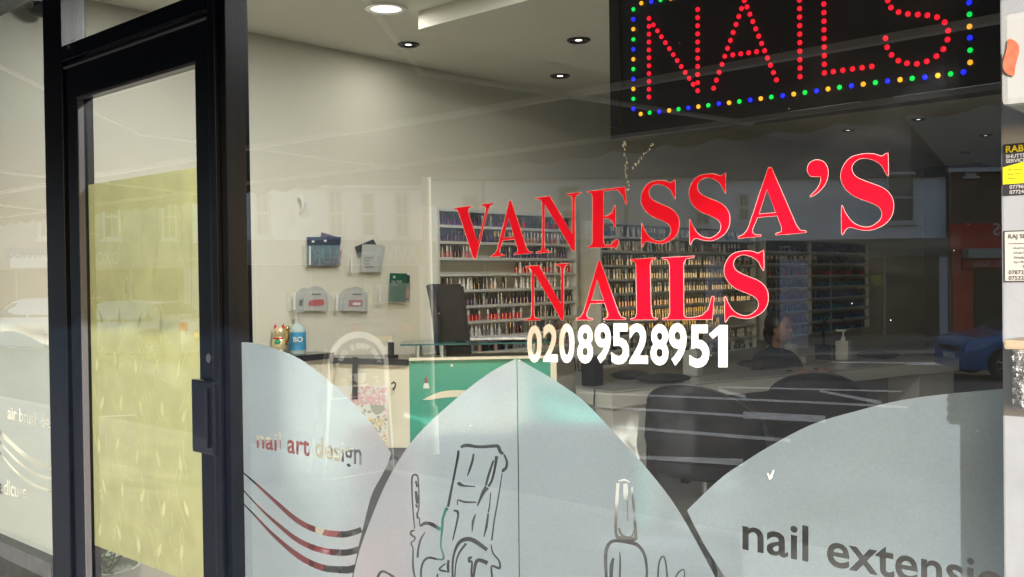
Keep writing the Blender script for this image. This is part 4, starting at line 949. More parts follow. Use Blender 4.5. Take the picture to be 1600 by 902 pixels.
bb('base', [BLACKPL], lambda b: b.box((-.035, -.02, 0), (.035, .02, .012), .003), ph); bb('upright', [BLACKPL], lambda b: b.box((-.017, -.006, .012), (.017, .008, .075), .003), ph); bb('tip', [PAPERW], lambda b: b.box((-.010, -.008, .075), (.010, .006, .083), .001), ph)
# magazines on the glass shelf
for k, (f, an, m_, lb) in enumerate(((.60, .3, mat('magazine_dark', (.05, .05, .06), .2, 0, .9, 20), 'glossy dark magazine on the glass shelf, lower one'), (.68, -.1, mat('magazine_white', (.55, .56, .58), .2, 0, .5, 20), 'glossy pale magazine lying on the dark one'))):
    c_ = gA.lerp(gB, f)-gn*.12; b = MB(); b.box((-.15, -.1, 0), (.15, .1, .010), .002, Matrix.Translation((c_.x, c_.y, ZD+.0785+k*.0115)) @ Matrix.Rotation(math.atan2(gd.y, gd.x)+an, 4, 'Z'))
    tag(recentre(b.build('magazine', m_)), lb, 'magazine')
# black high backed chair behind the desk
DEPTH = lambda px, py, d: CAM+ray(px, py)*d
cb = DEPTH(705, 500, 5.05)
ch = empty('office_chair', (cb.x, cb.y, .02), 'black high backed leather chair behind the reception desk', 'chair')
b = MB(); o_ = [DEPTH(x_, y_, 5.0) for x_, y_ in ((686, 575), (739, 575), (723, 444), (668, 444))]; b.poly(o_, FH*.07)
bmesh.ops.bevel(b.bm, geom=b.bm.edges[:], offset=.012, segments=2, affect='EDGES'); b.build('backrest', BLACKL, ch, smooth=True)
b = MB(); b.tube([DEPTH(672, 446, 4.99), DEPTH(677, 470, 4.97), DEPTH(683, 500, 4.97), DEPTH(684, 530, 4.98), DEPTH(690, 575, 5.0)], [.022, .02, .026, .02, .02]); b.build('piped_edge', mat('shiny_black_leather', (.03, .03, .032), .15), ch, smooth=True)
b = MB(); b.box((cb.x-.25, cb.y-.1, .48), (cb.x+.25, cb.y+.4, .56), .03); b.build('seat', BLACKL, ch)
b = MB(); b.cyl((cb.x, cb.y+.15, .1), (cb.x, cb.y+.15, .48), .03); b.build('stem', CHROME, ch)
for k in range(5):
    an = k*math.tau/5; MB().tube([(cb.x, cb.y+.15, .1), (cb.x+.28*math.cos(an), cb.y+.15+.28*math.sin(an), .06)], [.025, .015]).build('leg', CHROME, ch)

# ---- nail bar along the left wall
ZB = .85
nA, nB_ = PZ(955, 612, ZB), PZ(1500, 559, ZB); nd = (nB_-nA); nd.z = 0; L_bar = nd.length; nd.normalize(); nn = Vector((-nd.y, nd.x, 0)); nn = nn if nn.dot(Vector((-1, 0, 0))) > 0 else -nn
bar = empty('manicure_bar', (nA.x, nA.y, .02), 'long white manicure counter with a thick top beside the polish racks', 'counter')
def bx_(o_, u0, u1, v0, v1, z0, z1, name, m_, par, bev=.003):
    M_ = Matrix(((nd.x, nn.x, 0, o_.x), (nd.y, nn.y, 0, o_.y), (0, 0, 1, 0), (0, 0, 0, 1)))
    b = MB(); b.box((u0, v0, z0), (u1, v1, z1), bev, M_); return b.build(name, m_, par)
O = Vector((nA.x, nA.y, 0))
bx_(O, 0, L_bar, 0, .36, ZB-.012, ZB, 'top', mat('counter_top', (.48, .48, .47), .2, 0, .05, 3), bar)
bx_(O, .004, L_bar-.004, .004, .356, ZB-.10, ZB-.0125, 'apron', WHITEP, bar)
bx_(O, .03, .30, .03, .34, .02, ZB-.1005, 'side_cabinet', WHITEP, bar); bx_(O, L_bar-.5, L_bar-.04, .03, .34, .02, ZB-.1005, 'side_cabinet', WHITEP, bar)
bx_(O, .31, L_bar-.51, .30, .33, .02, ZB-.1005, 'modesty_panel', mat('grey_panel', (.25, .25, .25), .5), bar)
def onbar(px, py): return PZ(px, py, ZB+.001)
def pump(px, py, s, label, m_):
    p = onbar(px, py); t = empty('pump_bottle', (p.x, p.y, ZB+.001), label, 'bottle', 'pump bottles on the manicure counter')
    b = MB(); b.box((-.042*s, -.03*s, 0), (.042*s, .03*s, .125*s), .008*s); b.build('bottle', m_, t, world=False)
    b = MB(); b.cyl((0, 0, .125*s), (0, 0, .15*s), .017*s, .014*s, 14); b.cyl((0, 0, .15*s), (0, 0, .185*s), .006*s); b.box((-.045*s, -.010*s, .183*s), (.022*s, .010*s, .195*s), .002); b.build('pump', PAPERW, t, world=False)
pump(1233, 571, 1.25, 'slim white pump bottle beside the beige box on the counter', PAPERW)
pump(1318, 563, 1.25, 'square white pump bottle right of the black lamp on the counter', mat('bottle_white', (.7, .7, .67), .3))
pump(1083, 587, 1.4, 'pale pump bottle behind the last digits of the phone number', mat('bottle_grey', (.5, .5, .5), .3))
def pad(px, py, ln, label, m_):
    p = onbar(px, py); b = MB(); M_ = Matrix(((rt.x, FH.x, 0, p.x), (rt.y, FH.y, 0, p.y), (0, 0, 1, ZB+.03), (0, 0, 0, 1)))
    b.ball((0, 0, 0), 1, (ln/2, .10, .030), 20, None); 
    for v in b.bm.verts: v.co = M_ @ Vector((v.co.x, v.co.y, max(v.co.z, -.028)))
    tag(recentre(b.build('arm_cushion', m_, smooth=True)), label, 'cushion', 'black arm cushions on the manicure counter')
pad(1037, 598, .36, 'black padded arm cushion nearest the window on the counter', BLACKF)
pad(1192, 574, .40, 'black padded arm cushion in the middle of the counter', BLACKF)
pad(1372, 560, .36, 'black padded arm cushion farthest along the counter', BLACKF)
pad(985, 593, .26, 'short black arm rest beside the black tin on the counter', BLACKF)
p = onbar(1222, 569); b = MB(); b.box((-.06, -.05, 0), (.06, .05, .14), .006)
tag(b.build('tissue_box', mat('beige_box', (.5, .47, .4), .5), None), 'beige square box standing on the counter beside the slim white bottle', 'box').location = (p.x-.05, p.y, ZB+.001)
p = onbar(1250, 567); b = MB(); b.lathe([(.001, 0), (.05, 0), (.055, .05), (.05, .05), (.046, .005)], (0, 0, 0), 20)
tag(b.build('small_bowl', PAPERW, None, smooth=True), 'small white bowl on the counter left of the black lamp', 'bowl').location = (p.x, p.y, ZB+.001)
for k, (px, py, h, c_) in enumerate(((1205, 566, .07, 'pink'), (1210, 565, .09, 'maroon'), (1198, 566, .05, 'nude'))):
    p = onbar(px, py); b = MB(); b.cyl((0, 0, 0), (0, 0, h), .018, .016, 12); b.mi = 1; b.cyl((0, 0, h), (0, 0, h+.03), .01, .01, 10)
    tag(b.build('lotion_bottle', [mat('polish_'+c_, PCOL[c_]), BLACKPL], None, smooth=True), ['small pink bottle on the counter left of the beige box', 'dark red tall bottle on the counter left of the beige box', 'short beige bottle on the counter, leftmost of three small ones'][k], 'bottle').location = (p.x, p.y, ZB+.001)
# black tin and desk lamp
p = onbar(1291, 562); lm = empty('desk_lamp', (p.x, p.y, ZB+.001), 'black gooseneck desk lamp on a square black base on the counter', 'lamp')
MB().box((-.075, -.05, 0), (.075, .05, .12), .01).build('base', BLACKPL, lm, world=False)
M3 = lambda u, z: (rt.x*u, rt.y*u, z)
MB().tube([M3(-.02, .12), M3(-.025, .25), M3(-.01, .33), M3(.03, .37), M3(.09, .37), M3(.14, .33)], [.014, .012, .011, .010, .016, .022]).build('arm', BLACKPL, lm, smooth=True, world=False)
p = onbar(922, 602); b = MB(); b.box((-.05, -.05, 0), (.05, .05, .19), .006)
tag(b.build('black_tin', BLACKPL, None), 'black square holder standing at the near end of the counter', 'holder').location = (p.x+.02, p.y, ZB+.001)
p = onbar(905, 602); tl_ = empty('tool_jar', (p.x, p.y, ZB+.001), 'glass jar of manicure tools at the near end of the counter', 'jar')
MB().lathe([(.001, 0), (.028, 0), (.028, .09)], (0, 0, 0), 18).build('jar', mat('jar_grey', (.35, .35, .36), .08, .5), tl_, smooth=True, world=False)
for k in range(5):
    b = MB(); an = k*1.3; b.tube([(.008*math.cos(an), .008*math.sin(an), .01), (.03*math.cos(an), .03*math.sin(an), .17+.02*math.sin(k*3))], .004); b.build('brush', mat(('polish_maroon', 'polish_black', 'polish_pink')[k % 3]), tl_, world=False)
# cable on the side of the counter
pA = [PZ(919, 606, ZB+.01)]; o_ = O+nn*.15-nd*.006; b = MB(); b.tube([(o_.x, o_.y, ZB+.005), (o_.x-.003, o_.y-.006, ZB-.06), (o_.x, o_.y-.01, ZB-.13), (o_.x, o_.y-.004, .3)], .004)
tag(recentre(b.build('cable', BLACKPL)), 'thin black cable running down the end of the white counter', 'cable')

# ---- tub chairs in front of the counter
def tub_chair(px, pyt, d, wd, label, rz):
    top = DEPTH(px, pyt, d); t = empty('tub_chair', (top.x, top.y, .02), label, 'chair', 'black salon chairs along the counter', rz=rz)
    H = top.z-.02; b = MB(); n = 26; th = .055; r0 = wd/2; outer = []
    rows_ = [(.50, .30), (.54, .78), (.62, .95), (.75, 1.02), (.88, 1.0), (1.0, .95)]
    ring = []
    for i in range(n+1):
        a = R(-118)+R(236)*i/n; top_f = .72+.28*math.cos(a/1.6)**2 if True else 1
        colv = []
        for (f, rr) in rows_:
            z = H*(.50+(top_f-.50)*(f-.5)/.5); colv.append((math.sin(a)*r0*rr, math.cos(a)*r0*rr*-.95, z))
        for (f, rr) in rows_[::-1]:
            z = H*(.50+(top_f-.50)*(f-.5)/.5)-(.012 if f == 1.0 else 0); colv.append((math.sin(a)*(r0*rr-th), math.cos(a)*(r0*rr-th)*-.95, z))
        ring.append([b.bm.verts.new(v) for v in colv])
    for p_, q_ in zip(ring, ring[1:]):
        for k in range(len(p_)): b.bm.faces.new((p_[k], p_[(k+1) % len(p_)], q_[(k+1) % len(p_)], q_[k]))
    b.bm.faces.new(ring[0]); b.bm.faces.new(ring[-1])
    b.build('shell', BLACKF, t, smooth=True, world=False)
    pp = []
    for i in range(n+1):
        a = R(-118)+R(236)*i/n; tf = .72+.28*math.cos(a/1.6)**2; pp.append((math.sin(a)*r0*.96, math.cos(a)*r0*-.915, H*tf-.002))
    MB().tube(pp, .006, 6).build('piping', mat('piping_grey', (.06, .06, .065), .4), t, smooth=True, world=False)
    MB().lathe([(.001, H*.50), (r0*.80, H*.51), (r0*.85, H*.56), (r0*.8, H*.62), (.001, H*.63)], (0, 0, 0), 28).build('seat', BLACKF, t, smooth=True, world=False)
    b = MB(); b.box((-.10, -.09, H*.465), (.10, .09, H*.50), .006); b.box((-.13, -.02, H*.43), (-.09, .03, H*.48), .006); b.build('mechanism', BLACKPL, t, world=False)
    MB().cyl((0, 0, .20), (0, 0, H*.47), .016, seg=16).build('gas_stem', CHROME, t, smooth=True, world=False)
    MB().cyl((0, 0, .08), (0, 0, .26), .03, seg=16).build('stem_sleeve', STEEL, t, smooth=True, world=False)
    for k in range(5):
        a = k*math.tau/5; MB().tube([(0, 0, .09), (.26*math.cos(a), .26*math.sin(a), .055)], [.025, .014]).build('leg', CHROME, t, world=False)
        MB().cyl((.26*math.cos(a)-.012, .26*math.sin(a), .025), (.26*math.cos(a)+.012, .26*math.sin(a), .025), .025, seg=14).build('castor', BLACKPL, t, world=False)
    return t
face = math.atan2(-RH.y, -RH.x)
tub_chair(1100, 592, 5.15, .62, 'black rounded salon chair nearest the window, in front of the counter', R(10))
tub_chair(1275, 575, 6.0, .60, 'second black salon chair along the counter, behind the nearest one', R(25))
# ---- low furniture just inside the window, seen blurred through the frosted film
def armchair(x, y, w_, h, rz, m_, label, group=None):
    t = empty('waiting_chair', (x, y, .02), label, 'chair', group, rz=rz)
    MB().box((-w_/2, .02, .28), (w_/2, .55, .46), .04).build('seat', m_, t, world=False)
    MB().box((-w_/2, -.12, .25), (w_/2, .02, h), .05).build('backrest', m_, t, world=False)
    for sx in (-1, 1):
        MB().box((sx*(w_/2+.03)-.035, -.1, .22), (sx*(w_/2+.03)+.035, .52, .62), .03).build('arm', m_, t, world=False)
        for sy in (-.06, .48): MB().cyl((sx*(w_/2-.04), sy, 0), (sx*(w_/2-.04), sy, .28), .016).build('leg', STEEL, t, world=False)
    return t
def atdepth(px, d): q_ = CAM+FH*d+RH*((px-800)/F*d); return q_.x, q_.y
q_ = atdepth(607, 3.15); armchair(q_[0], q_[1], .30, .99, R(38), mat('black_grained_leather', (.014, .015, .018), .45, 0, .2, 20), 'black leather waiting chair seen blurred behind the left frosted panel', 'black waiting chairs behind the frosted panels')
q_ = atdepth(798, 2.9); armchair(q_[0], q_[1], .38, 1.07, R(38), BLACKL, 'black leather waiting chair seen blurred behind the middle frosted panel', 'black waiting chairs behind the frosted panels')
q_ = atdepth(1000, 2.1); armchair(q_[0], q_[1], .30, .97, R(36), BLACKL, 'black leather waiting chair seen blurred behind the bottle drawing', 'black waiting chairs behind the frosted panels')
q_ = atdepth(430, 3.4); armchair(q_[0], q_[1], .26, .98, R(45), mat('dark_red_leather', (.16, .008, .015), .4, 0, .1, 20), 'dark red waiting chair glimpsed through the nail art design letters')

# ---- plant behind the door
p = PY(166, 880, .35)
pt = empty('potted_plant', (p.x, p.y, .02), 'leafy green plant in a pale pot behind the foot of the shop door', 'plant')
zt0 = PY(166, 884, .35).z
MB().lathe([(.001, 0), (.10, 0), (.13, zt0-.04), (.135, zt0-.02), (.12, zt0-.02), (.115, zt0-.05), (.001, zt0-.05)], (0, 0, 0), 28).build('pot', mat('pale_pot', (.5, .52, .48), .5, 0, .1, 8), pt, smooth=True, world=False)
b = MB(); rl = random.Random(2)
for k in range(170):
    a, r_, z = rl.uniform(0, math.tau), rl.uniform(.01, .13), zt0-.03+rl.uniform(0, .13); L = rl.uniform(.025, .045)
    d_ = Vector((math.cos(a), math.sin(a), rl.uniform(-.3, .9))).normalized(); s_ = d_.cross(Vector((rl.uniform(-.4, .4), rl.uniform(-.4, .4), 1))).normalized()*L*.4
    c_ = Vector((math.cos(a)*r_, math.sin(a)*r_, z)); u_ = s_.cross(d_)*.25
    b.mi = k % 2; b.poly([c_, c_+d_*L*.45+s_+u_, c_+d_*L, c_+d_*L*.45-s_+u_])
b.build('leaves', [mat('leaf_green', (.05, .14, .02), .4), mat('leaf_bright', (.12, .26, .04), .4)], pt, world=False)
b = MB()
for k in range(9): a = k*.7; b.tube([(0, 0, zt0-.06), (.05*math.cos(a), .05*math.sin(a), zt0), (.09*math.cos(a), .09*math.sin(a), zt0+.06)], .003, 5)
b.build('stems', mat('stem_green', (.06, .1, .03), .6), pt, world=False)

# ---- nail technician behind the counter
def skin_obj(name, joints, edges, m_, parent, sub=2):
    me = bpy.data.meshes.new(name); me.from_pydata([j[0] for j in joints], edges, []); o = bpy.data.objects.new(name, me); COL.objects.link(o)
    o.parent = parent; sk = o.modifiers.new('skin', 'SKIN'); me.skin_vertices.new() if not me.skin_vertices else None
    for i, j in enumerate(joints):
        r_ = j[1]; me.skin_vertices[0].data[i].radius = (r_, r_) if not isinstance(r_, tuple) else r_
    me.skin_vertices[0].data[0].use_root = True
    o.modifiers.new('sub', 'SUBSURF').levels = sub; o.modifiers['sub'].render_levels = sub
    dg = bpy.context.evaluated_depsgraph_get(); dg.update(); nm = bpy.data.meshes.new_from_object(o.evaluated_get(dg)); o.modifiers.clear(); o.data = nm; nm.materials.clear(); nm.materials.append(m_)
    for p_ in nm.polygons: p_.use_smooth = True
    return o
hp = DEPTH(1196, 512, 7.35)
pe = empty('person', (hp.x, hp.y, .02), 'dark haired person in dark clothes seated behind the counter, leaning forward', 'person', rz=math.atan2(RH.y, RH.x)-R(60))
SKIN = mat('skin', (.30, .15, .10), .5); H0 = hp.z-.02
# local: faces +x towards the counter
J = [((0, 0, .50), (.13, .16)), ((.02, 0, .68), (.11, .14)), ((.07, 0, .86), (.11, .155)), ((.10, 0, .96), (.06, .07)), ((.12, 0, 1.02), .05),
     ((.09, .17, .90), .055), ((.16, .23, .72), .045), ((.38, .14, .84-.02), .035), ((.09, -.17, .90), .055), ((.16, -.23, .72), .045), ((.38, -.10, .84-.02), .035),
     ((.22, .10, .50), .085), ((.45, .12, .50), .065), ((.46, .12, .10), .045), ((.22, -.10, .50), .085), ((.45, -.12, .50), .065), ((.46, -.12, .10), .045), ((.55, .12, .04), .035), ((.55, -.12, .04), .035)]
Ed = [(0, 1), (1, 2), (2, 3), (3, 4), (2, 5), (5, 6), (6, 7), (2, 8), (8, 9), (9, 10), (0, 11), (11, 12), (12, 13), (13, 17), (0, 14), (14, 15), (15, 16), (16, 18)]
skin_obj('dark_clothes', J, Ed, mat('dark_cloth', (.008, .008, .012), .8), pe)
b = MB(); b.ball((.16, 0, 1.12), .095, (.95, .78, 1.15), 20); b.ball((.252, 0, 1.11), .016, (1, .7, 1.2)); b.cyl((.12, 0, .99), (.14, 0, 1.06), .045, .045)
b.ball((.17, .075, 1.11), .02, (.6, .4, 1)); b.ball((.17, -.075, 1.11), .02, (.6, .4, 1)); b.build('head', SKIN, pe, smooth=True, world=False)
b = MB(); b.ball((.245, .03, 1.135), .009); b.ball((.245, -.03, 1.135), .009); b.build('eyes', DARKTXT, pe, world=False)
b = MB(); b.ball((.125, 0, 1.15), .105, (.98, .9, 1.05), 20); b.ball((.05, 0, 1.08), .06, (.8, 1, 1.4)); b.build('hair', mat('black_hair', (.01, .008, .007), .4), pe, smooth=True, world=False)
for s_ in (1, -1):
    w0 = Vector((.38, .14 if s_ > 0 else -.10, .835)); b = MB(); b.ball(w0+Vector((.045, 0, 0)), .035, (1.2, .9, .45))
    for k in range(4): f0 = w0+Vector((.075, -.024+.016*k, 0)); ln = (.05, .062, .066, .055)[k]; b.tube([f0, f0+Vector((ln*.5, 0, .004)), f0+Vector((ln, 0, -.008))], [.0085, .008, .006])
    b.tube([w0+Vector((.03, -.03*s_, 0)), w0+Vector((.06, -.05*s_, 0)), w0+Vector((.085, -.045*s_, -.005))], [.011, .010, .007]); b.build('hand', SKIN, pe, smooth=True, world=False)

# ================================================================ the street behind the camera (seen mirrored in the glass)
def V(px, d, z):       # point whose mirror image stands at pixel column px, view depth d
    q_ = CAM+FH*d+RH*((px-800)/F*d); return Vector((q_.x, -q_.y, z))
D0 = 28.0
mf = Vector((FH.x, -FH.y, 0)); mr_ = Vector((-RH.x, RH.y, 0))      # away from the viewer / facade's own right
hor = lambda px: 432-.013*(px-800)
def UZ(px, py): return 1.55+(hor(px)-py)*D0/F
PWHITE = brick_mat('white_painted_brick', (.86, .87, .89), (.80, .81, .84), (.5, .51, .55)); PBROWN = brick_mat('brown_brick', (.16, .10, .06), (.2, .12, .07), (.25, .22, .2))
SLATE = mat('slate', (.06, .06, .065), .7, 0, .3, 8, .3, 20); DGL = mat('dark_window', (.03, .035, .045), .08); CURT = mat('curtained_window', (.20, .20, .18), .4, 0, .2, 6); WFR = mat('white_window_frame', (.6, .6, .62), .4)
class Facade:
    def __init__(s, pxl, pxr, label, zb=-.75):
        s.pxl, s.pxr = pxl, pxr; o_ = V(pxr, D0, zb); s.zb = zb
        s.w = (pxr-pxl)*D0/F; s.t = empty('street_building', o_, label, 'building', rz=math.atan2(mr_.y, mr_.x)); s.name = label
    def u(s, px): return (s.pxr-px)*D0/F
    def z(s, px, py): return UZ(px, py)-s.zb
    # local y: 0 at facade, negative towards viewer
    def box(s, name, u0, u1, z0, z1, y0, y1, m_, par=None, bev=0):
        b = MB(); b.box((u0, y0, z0), (u1, y1, z1), bev); return b.build(name, m_, par or s.t, world=False)
    def window(s, px0, px1, py0, py1, m_, bars=1, sash=True):
        u0, u1 = s.u(px1), s.u(px0); pm_ = (px0+px1)/2; z0, z1 = s.z(pm_, py1), s.z(pm_, py0)
        f = s.box('window', u0, u1, z0, z1, -.02, -.012, m_)
        b = MB(); t_ = .07
        b.box((u0, -.06, z0), (u0+t_, -.021, z1)); b.box((u1-t_, -.06, z0), (u1, -.021, z1)); b.box((u0+t_+.001, -.06, z1-t_), (u1-t_-.001, -.021, z1)); b.box((u0+t_+.001, -.06, z0), (u1-t_-.001, -.021, z0+t_))
        if sash: b.box((u0+t_+.001, -.055, (z0+z1)/2-.03), (u1-t_-.001, -.021, (z0+z1)/2+.03))
        for k in range(1, bars+1): uu = u0+(u1-u0)*k/(bars+1); b.box((uu-.015, -.05, z0+t_+.001), (uu+.015, -.022, (z0+z1)/2-.031 if sash else z1-t_-.001)); sash and b.box((uu-.015, -.05, (z0+z1)/2+.031), (uu+.015, -.022, z1-t_-.001))
        b.build('frame', WFR, f, world=False)
        b = MB(); b.box((u0-.08, -.10, z0-.07), (u1+.08, -.005, z0-.004)); b.build('sill', WFR, f, world=False); return f
    def text(s, txt, pxr_, py, h, m_, width=None, y=-.2, bold=.01):
        b = MB(); add_text(b, txt, (s.u(pxr_), y, s.z(pxr_, py)), (1, 0, 0), (0, 0, 1), h, width, bold); b.build('lettering', m_, s.t, world=False)
def roof(f, ze, rise=2.6, over=.15, m_=None):
    b = MB(); w_ = f.w
    b.poly([(-.01, -over, ze), (-.01, 4, ze+rise), (-.01, 8, ze)], (w_+.02, 0, 0)); r_ = b.build('roof', m_ or SLATE, f.t, world=False)
    b = MB(); b.box((.3, 3.2, ze+rise-.6), (1.1, 3.9, ze+rise+1.0)); b.build('chimney', PBROWN, r_, world=False); return r_
LETW = mat('letter_cream', (.6, .6, .56), .5); FDK = mat('fascia_dark', (.10, .11, .12), .4)
def shopfront(f, pyf0, pyf1, fm, glassm=None, pil=True):
    zf1, zf0 = f.z((f.pxl+f.pxr)/2, pyf0), f.z((f.pxl+f.pxr)/2, pyf1)
    f.box('fascia', .02, f.w-.02, zf0, zf1, -.18, -.001, fm)
    f.box('shop_glass', .25, f.w-.25, .45, zf0-.02, -.03, -.002, glassm or mat('shop_glass_dark', (.03, .032, .03), .12, 0, .5, 1))
    f.box('riser', .25, f.w-.25, 0, .44, -.06, -.002, FDK)
    b = MB(); n = max(2, int(f.w/1.6))
    for k in range(1, n): uu = .25+(f.w-.5)*k/n; b.box((uu-.03, -.07, .45), (uu+.03, -.031, zf0-.021))
    b.build('mullions', mat('mullion_grey', (.2, .2, .2), .4), f.t, world=False)
    if pil:
        for u0 in (.01, f.w-.24): f.box('pilaster', u0, u0+.23, 0, zf0-.005, -.12, -.003, mat('pilaster_lilac', (.50, .50, .60), .6))
def body(f, ze, wallm, z0=None):
    f.box('wall', 0, f.w, 0, ze, 0, 8, wallm)
# left terrace, three sash windows
fA = Facade(300, 668, 'white painted terrace with three sash windows above a shop fascia')
ze = fA.z(500, 289); body(fA, ze, mat('white_render', (.86, .87, .89), .8, 0, .05, .8)); roof(fA, ze)
fA.box('gutter', 0, fA.w, ze-.10, ze-.001, -.14, -.002, WFR)
fA.window(514, 539, 296, 370, CURT, 1); fA.window(565, 589, 296, 370, DGL, 0); fA.window(618, 642, 298, 370, CURT, 1); fA.window(400, 425, 298, 372, CURT, 1); fA.window(345, 370, 298, 372, DGL, 1)
shopfront(fA, 376, 414, mat('fascia_beige', (.33, .32, .28), .6, 0, .05, 1)); fA.text('AVIVA', 654, 406, .45, LETW, 1.25); fA.text('AURA', 536, 412, .42, LETW, 1.15)
# middle white brick building
fB = Facade(668, 1112, 'long white painted brick building with small upper windows')
ze = fB.z(880, 276); body(fB, ze, PWHITE); roof(fB, ze)
fB.window(722, 752, 300, 350, CURT, 0, False); fB.window(870, 905, 285, 322, CURT, 0, False); fB.window(875, 908, 324, 358, CURT, 0, False); fB.window(1082, 1108, 300, 352, CURT, 1)
b = MB(); 
for px in (757, 976): u = fB.u(px); b.cyl((u, -.09, .2), (u, -.09, ze), .05, seg=10)
b.build('drain_pipe', mat('pipe_grey', (.3, .3, .3), .5), fB.t, world=False)
shopfront(fB, 372, 408, mat('fascia_grey', (.16, .17, .17), .5)); fB.text('Natural', 922, 392, .36, LETW, .8)
# right white building with large window
fC = Facade(1112, 1482, 'white building with a large upper window above a dark shop')
ze = fC.z(1300, 277); body(fC, ze, mat('lilac_render', (.82, .82, .88), .8, 0, .05, .8)); roof(fC, ze)
fC.window(1386, 1432, 268, 348, CURT, 0, True); fC.window(1150, 1170, 300, 345, CURT, 1)
shopfront(fC, 374, 402, mat('fascia_slate', (.09, .10, .10), .45)); fC.box('pilaster', fC.u(1260), fC.u(1216), 0, fC.z(1240, 402)-.01, -.11, -.035, mat('pilaster_lilac'))
fC.text('LETS', 1238, 398, .26, LETW, .45)
YEL = mat('yellow_poster', (.55, .62, .05), .6); 
fC.text('FREE', 1382, 439, .16, YEL, .38, -.04, .02); fC.text('£5 BET', 1385, 447, .14, YEL, .42, -.04, .02)
# red shop with brown brick above
fD = Facade(1482, 1800, 'brown brick building with a bright red shop front')
ze = fD.z(1540, 262); body(fD, ze, PBROWN); roof(fD, ze)
fD.box('gutter', 0, fD.w, ze-.12, ze-.001, -.16, -.002, WFR)
REDS = mat('red_shop_paint', (.52, .03, .015), .4, 0, .05, 2)
shopfront(fD, 348, 388, REDS, pil=False); fD.box('pilaster', fD.u(1520), fD.u(1488), 0, fD.z(1500, 390), -.15, -.04, REDS); fD.box('awning_rail', fD.u(1760), fD.u(1502), fD.z(1540, 404), fD.z(1540, 389), -.6, -.185, mat('rail_grey', (.4, .38, .37), .4))
fD.box('lower_fascia', fD.u(1760), fD.u(1502), fD.z(1540, 419), fD.z(1540, 405), -.35, -.185, REDS)
fD.text('0208 861 3202', 1600, 416, .17, LETW, 1.55, -.36); fD.text('S', 1562, 368, .35, LETW, None)
fD.window(1512, 1528, 262, 275, DGL, 1, False)
b = MB(); b.tube([(fD.u(1484), -.1, .1), (fD.u(1484), -.1, ze)], .06); b.build('drain_pipe', mat('pipe_dark', (.05, .05, .05), .4), fD.t, world=False)
# left continuation
fE = Facade(-330, 300, 'row of low shops with a grey fascia at the left')
ze = fE.z(100, 292); body(fE, ze, mat('grey_render', (.36, .35, .32), .8, 0, .05, .6)); roof(fE, ze)
for px in (-250, -140, -30, 60, 160, 250): fE.window(px, px+26, 302, 372, CURT, 1)
shopfront(fE, 385, 420, mat('fascia_beige'), mat('shop_glass_brown', (.07, .06, .05), .2, 0, .4, .7)); fE.text('OXO', 186, 411, .36, LETW, .6)
fE.text('Bargain Prices Beyond', 315, 407, .14, LETW, 1.6); fE.text('BARNARDOS', 80, 402, .3, mat('sign_blue', (.05, .15, .4), .5), 1.2)
fE.box('sign_board', fE.u(86), fE.u(22), fE.z(50, 418), fE.z(50, 398), -.19, -.181, PAPERW)
# tarmac forecourt pavement in front of the facades
b = MB(); P4 = [V(-330, D0-2.4, 0), V(1800, D0-2.4, 0), V(1800, D0+.5, 0), V(-330, D0+.5, 0)]
b.poly([Vector((p_.x, p_.y, -.9)) for p_ in P4], (0, 0, .26)); struct('far_pavement', b, mat('paving_slabs'))
# road markings
def RG(px, py, off=.006):
    d = ray(px, py); z = -.4
    for _ in range(30): q_ = CAM+d*((z-CAM.z)/d.z); z = ROADZ(-q_.y)
    return Vector((q_.x, -q_.y, z+off))
WM = mat('road_paint', (.80, .80, .77), .7, 0, .25, 6)
b = MB()
for (x0, y0, x1, y1, w0, w1) in ((905, 616, 1262, 633, 1.1, 1.3), (1262, 633, 1420, 641, 1.3, 1.3), (926, 638, 1170, 655, 1.4, 1.6), (955, 670, 1235, 694, 1.6, 2.2), (1120, 608.5, 1410, 616, .9, .9), (1120, 613, 1164, 624, 1.6, 2.2), (1281, 615, 1378, 634, 1.2, 2.2),
                                (1160, 653, 1290, 660, 4, 4), (1300, 569, 1420, 570.5, .8, .8), (1417, 571, 1520, 572.5, 1.6, 1.6), (996, 719, 1160, 728, 2, 4)):
    w0 *= 1.35; w1 *= 1.35; b.poly([RG(x0, y0-w0), RG(x0, y0+w0), RG(x1, y1+w1), RG(x1, y1-w1)])
for k in range(7):
    x0 = 150+k*24; b.poly([RG(x0-40, 652+k*.3), RG(x0-40, 653.5+k*.3), RG(x0+60, 649+k*.3), RG(x0+60, 647.5+k*.3)]) if k < 1 else None
struct('road_markings', b, WM)
b = MB(); b.box((-60, -3.75, -.16), (60, -3.605, -.005)); struct('kerb', b, mat('kerb_stone', (.3, .3, .29), .8, 0, .1, 3))

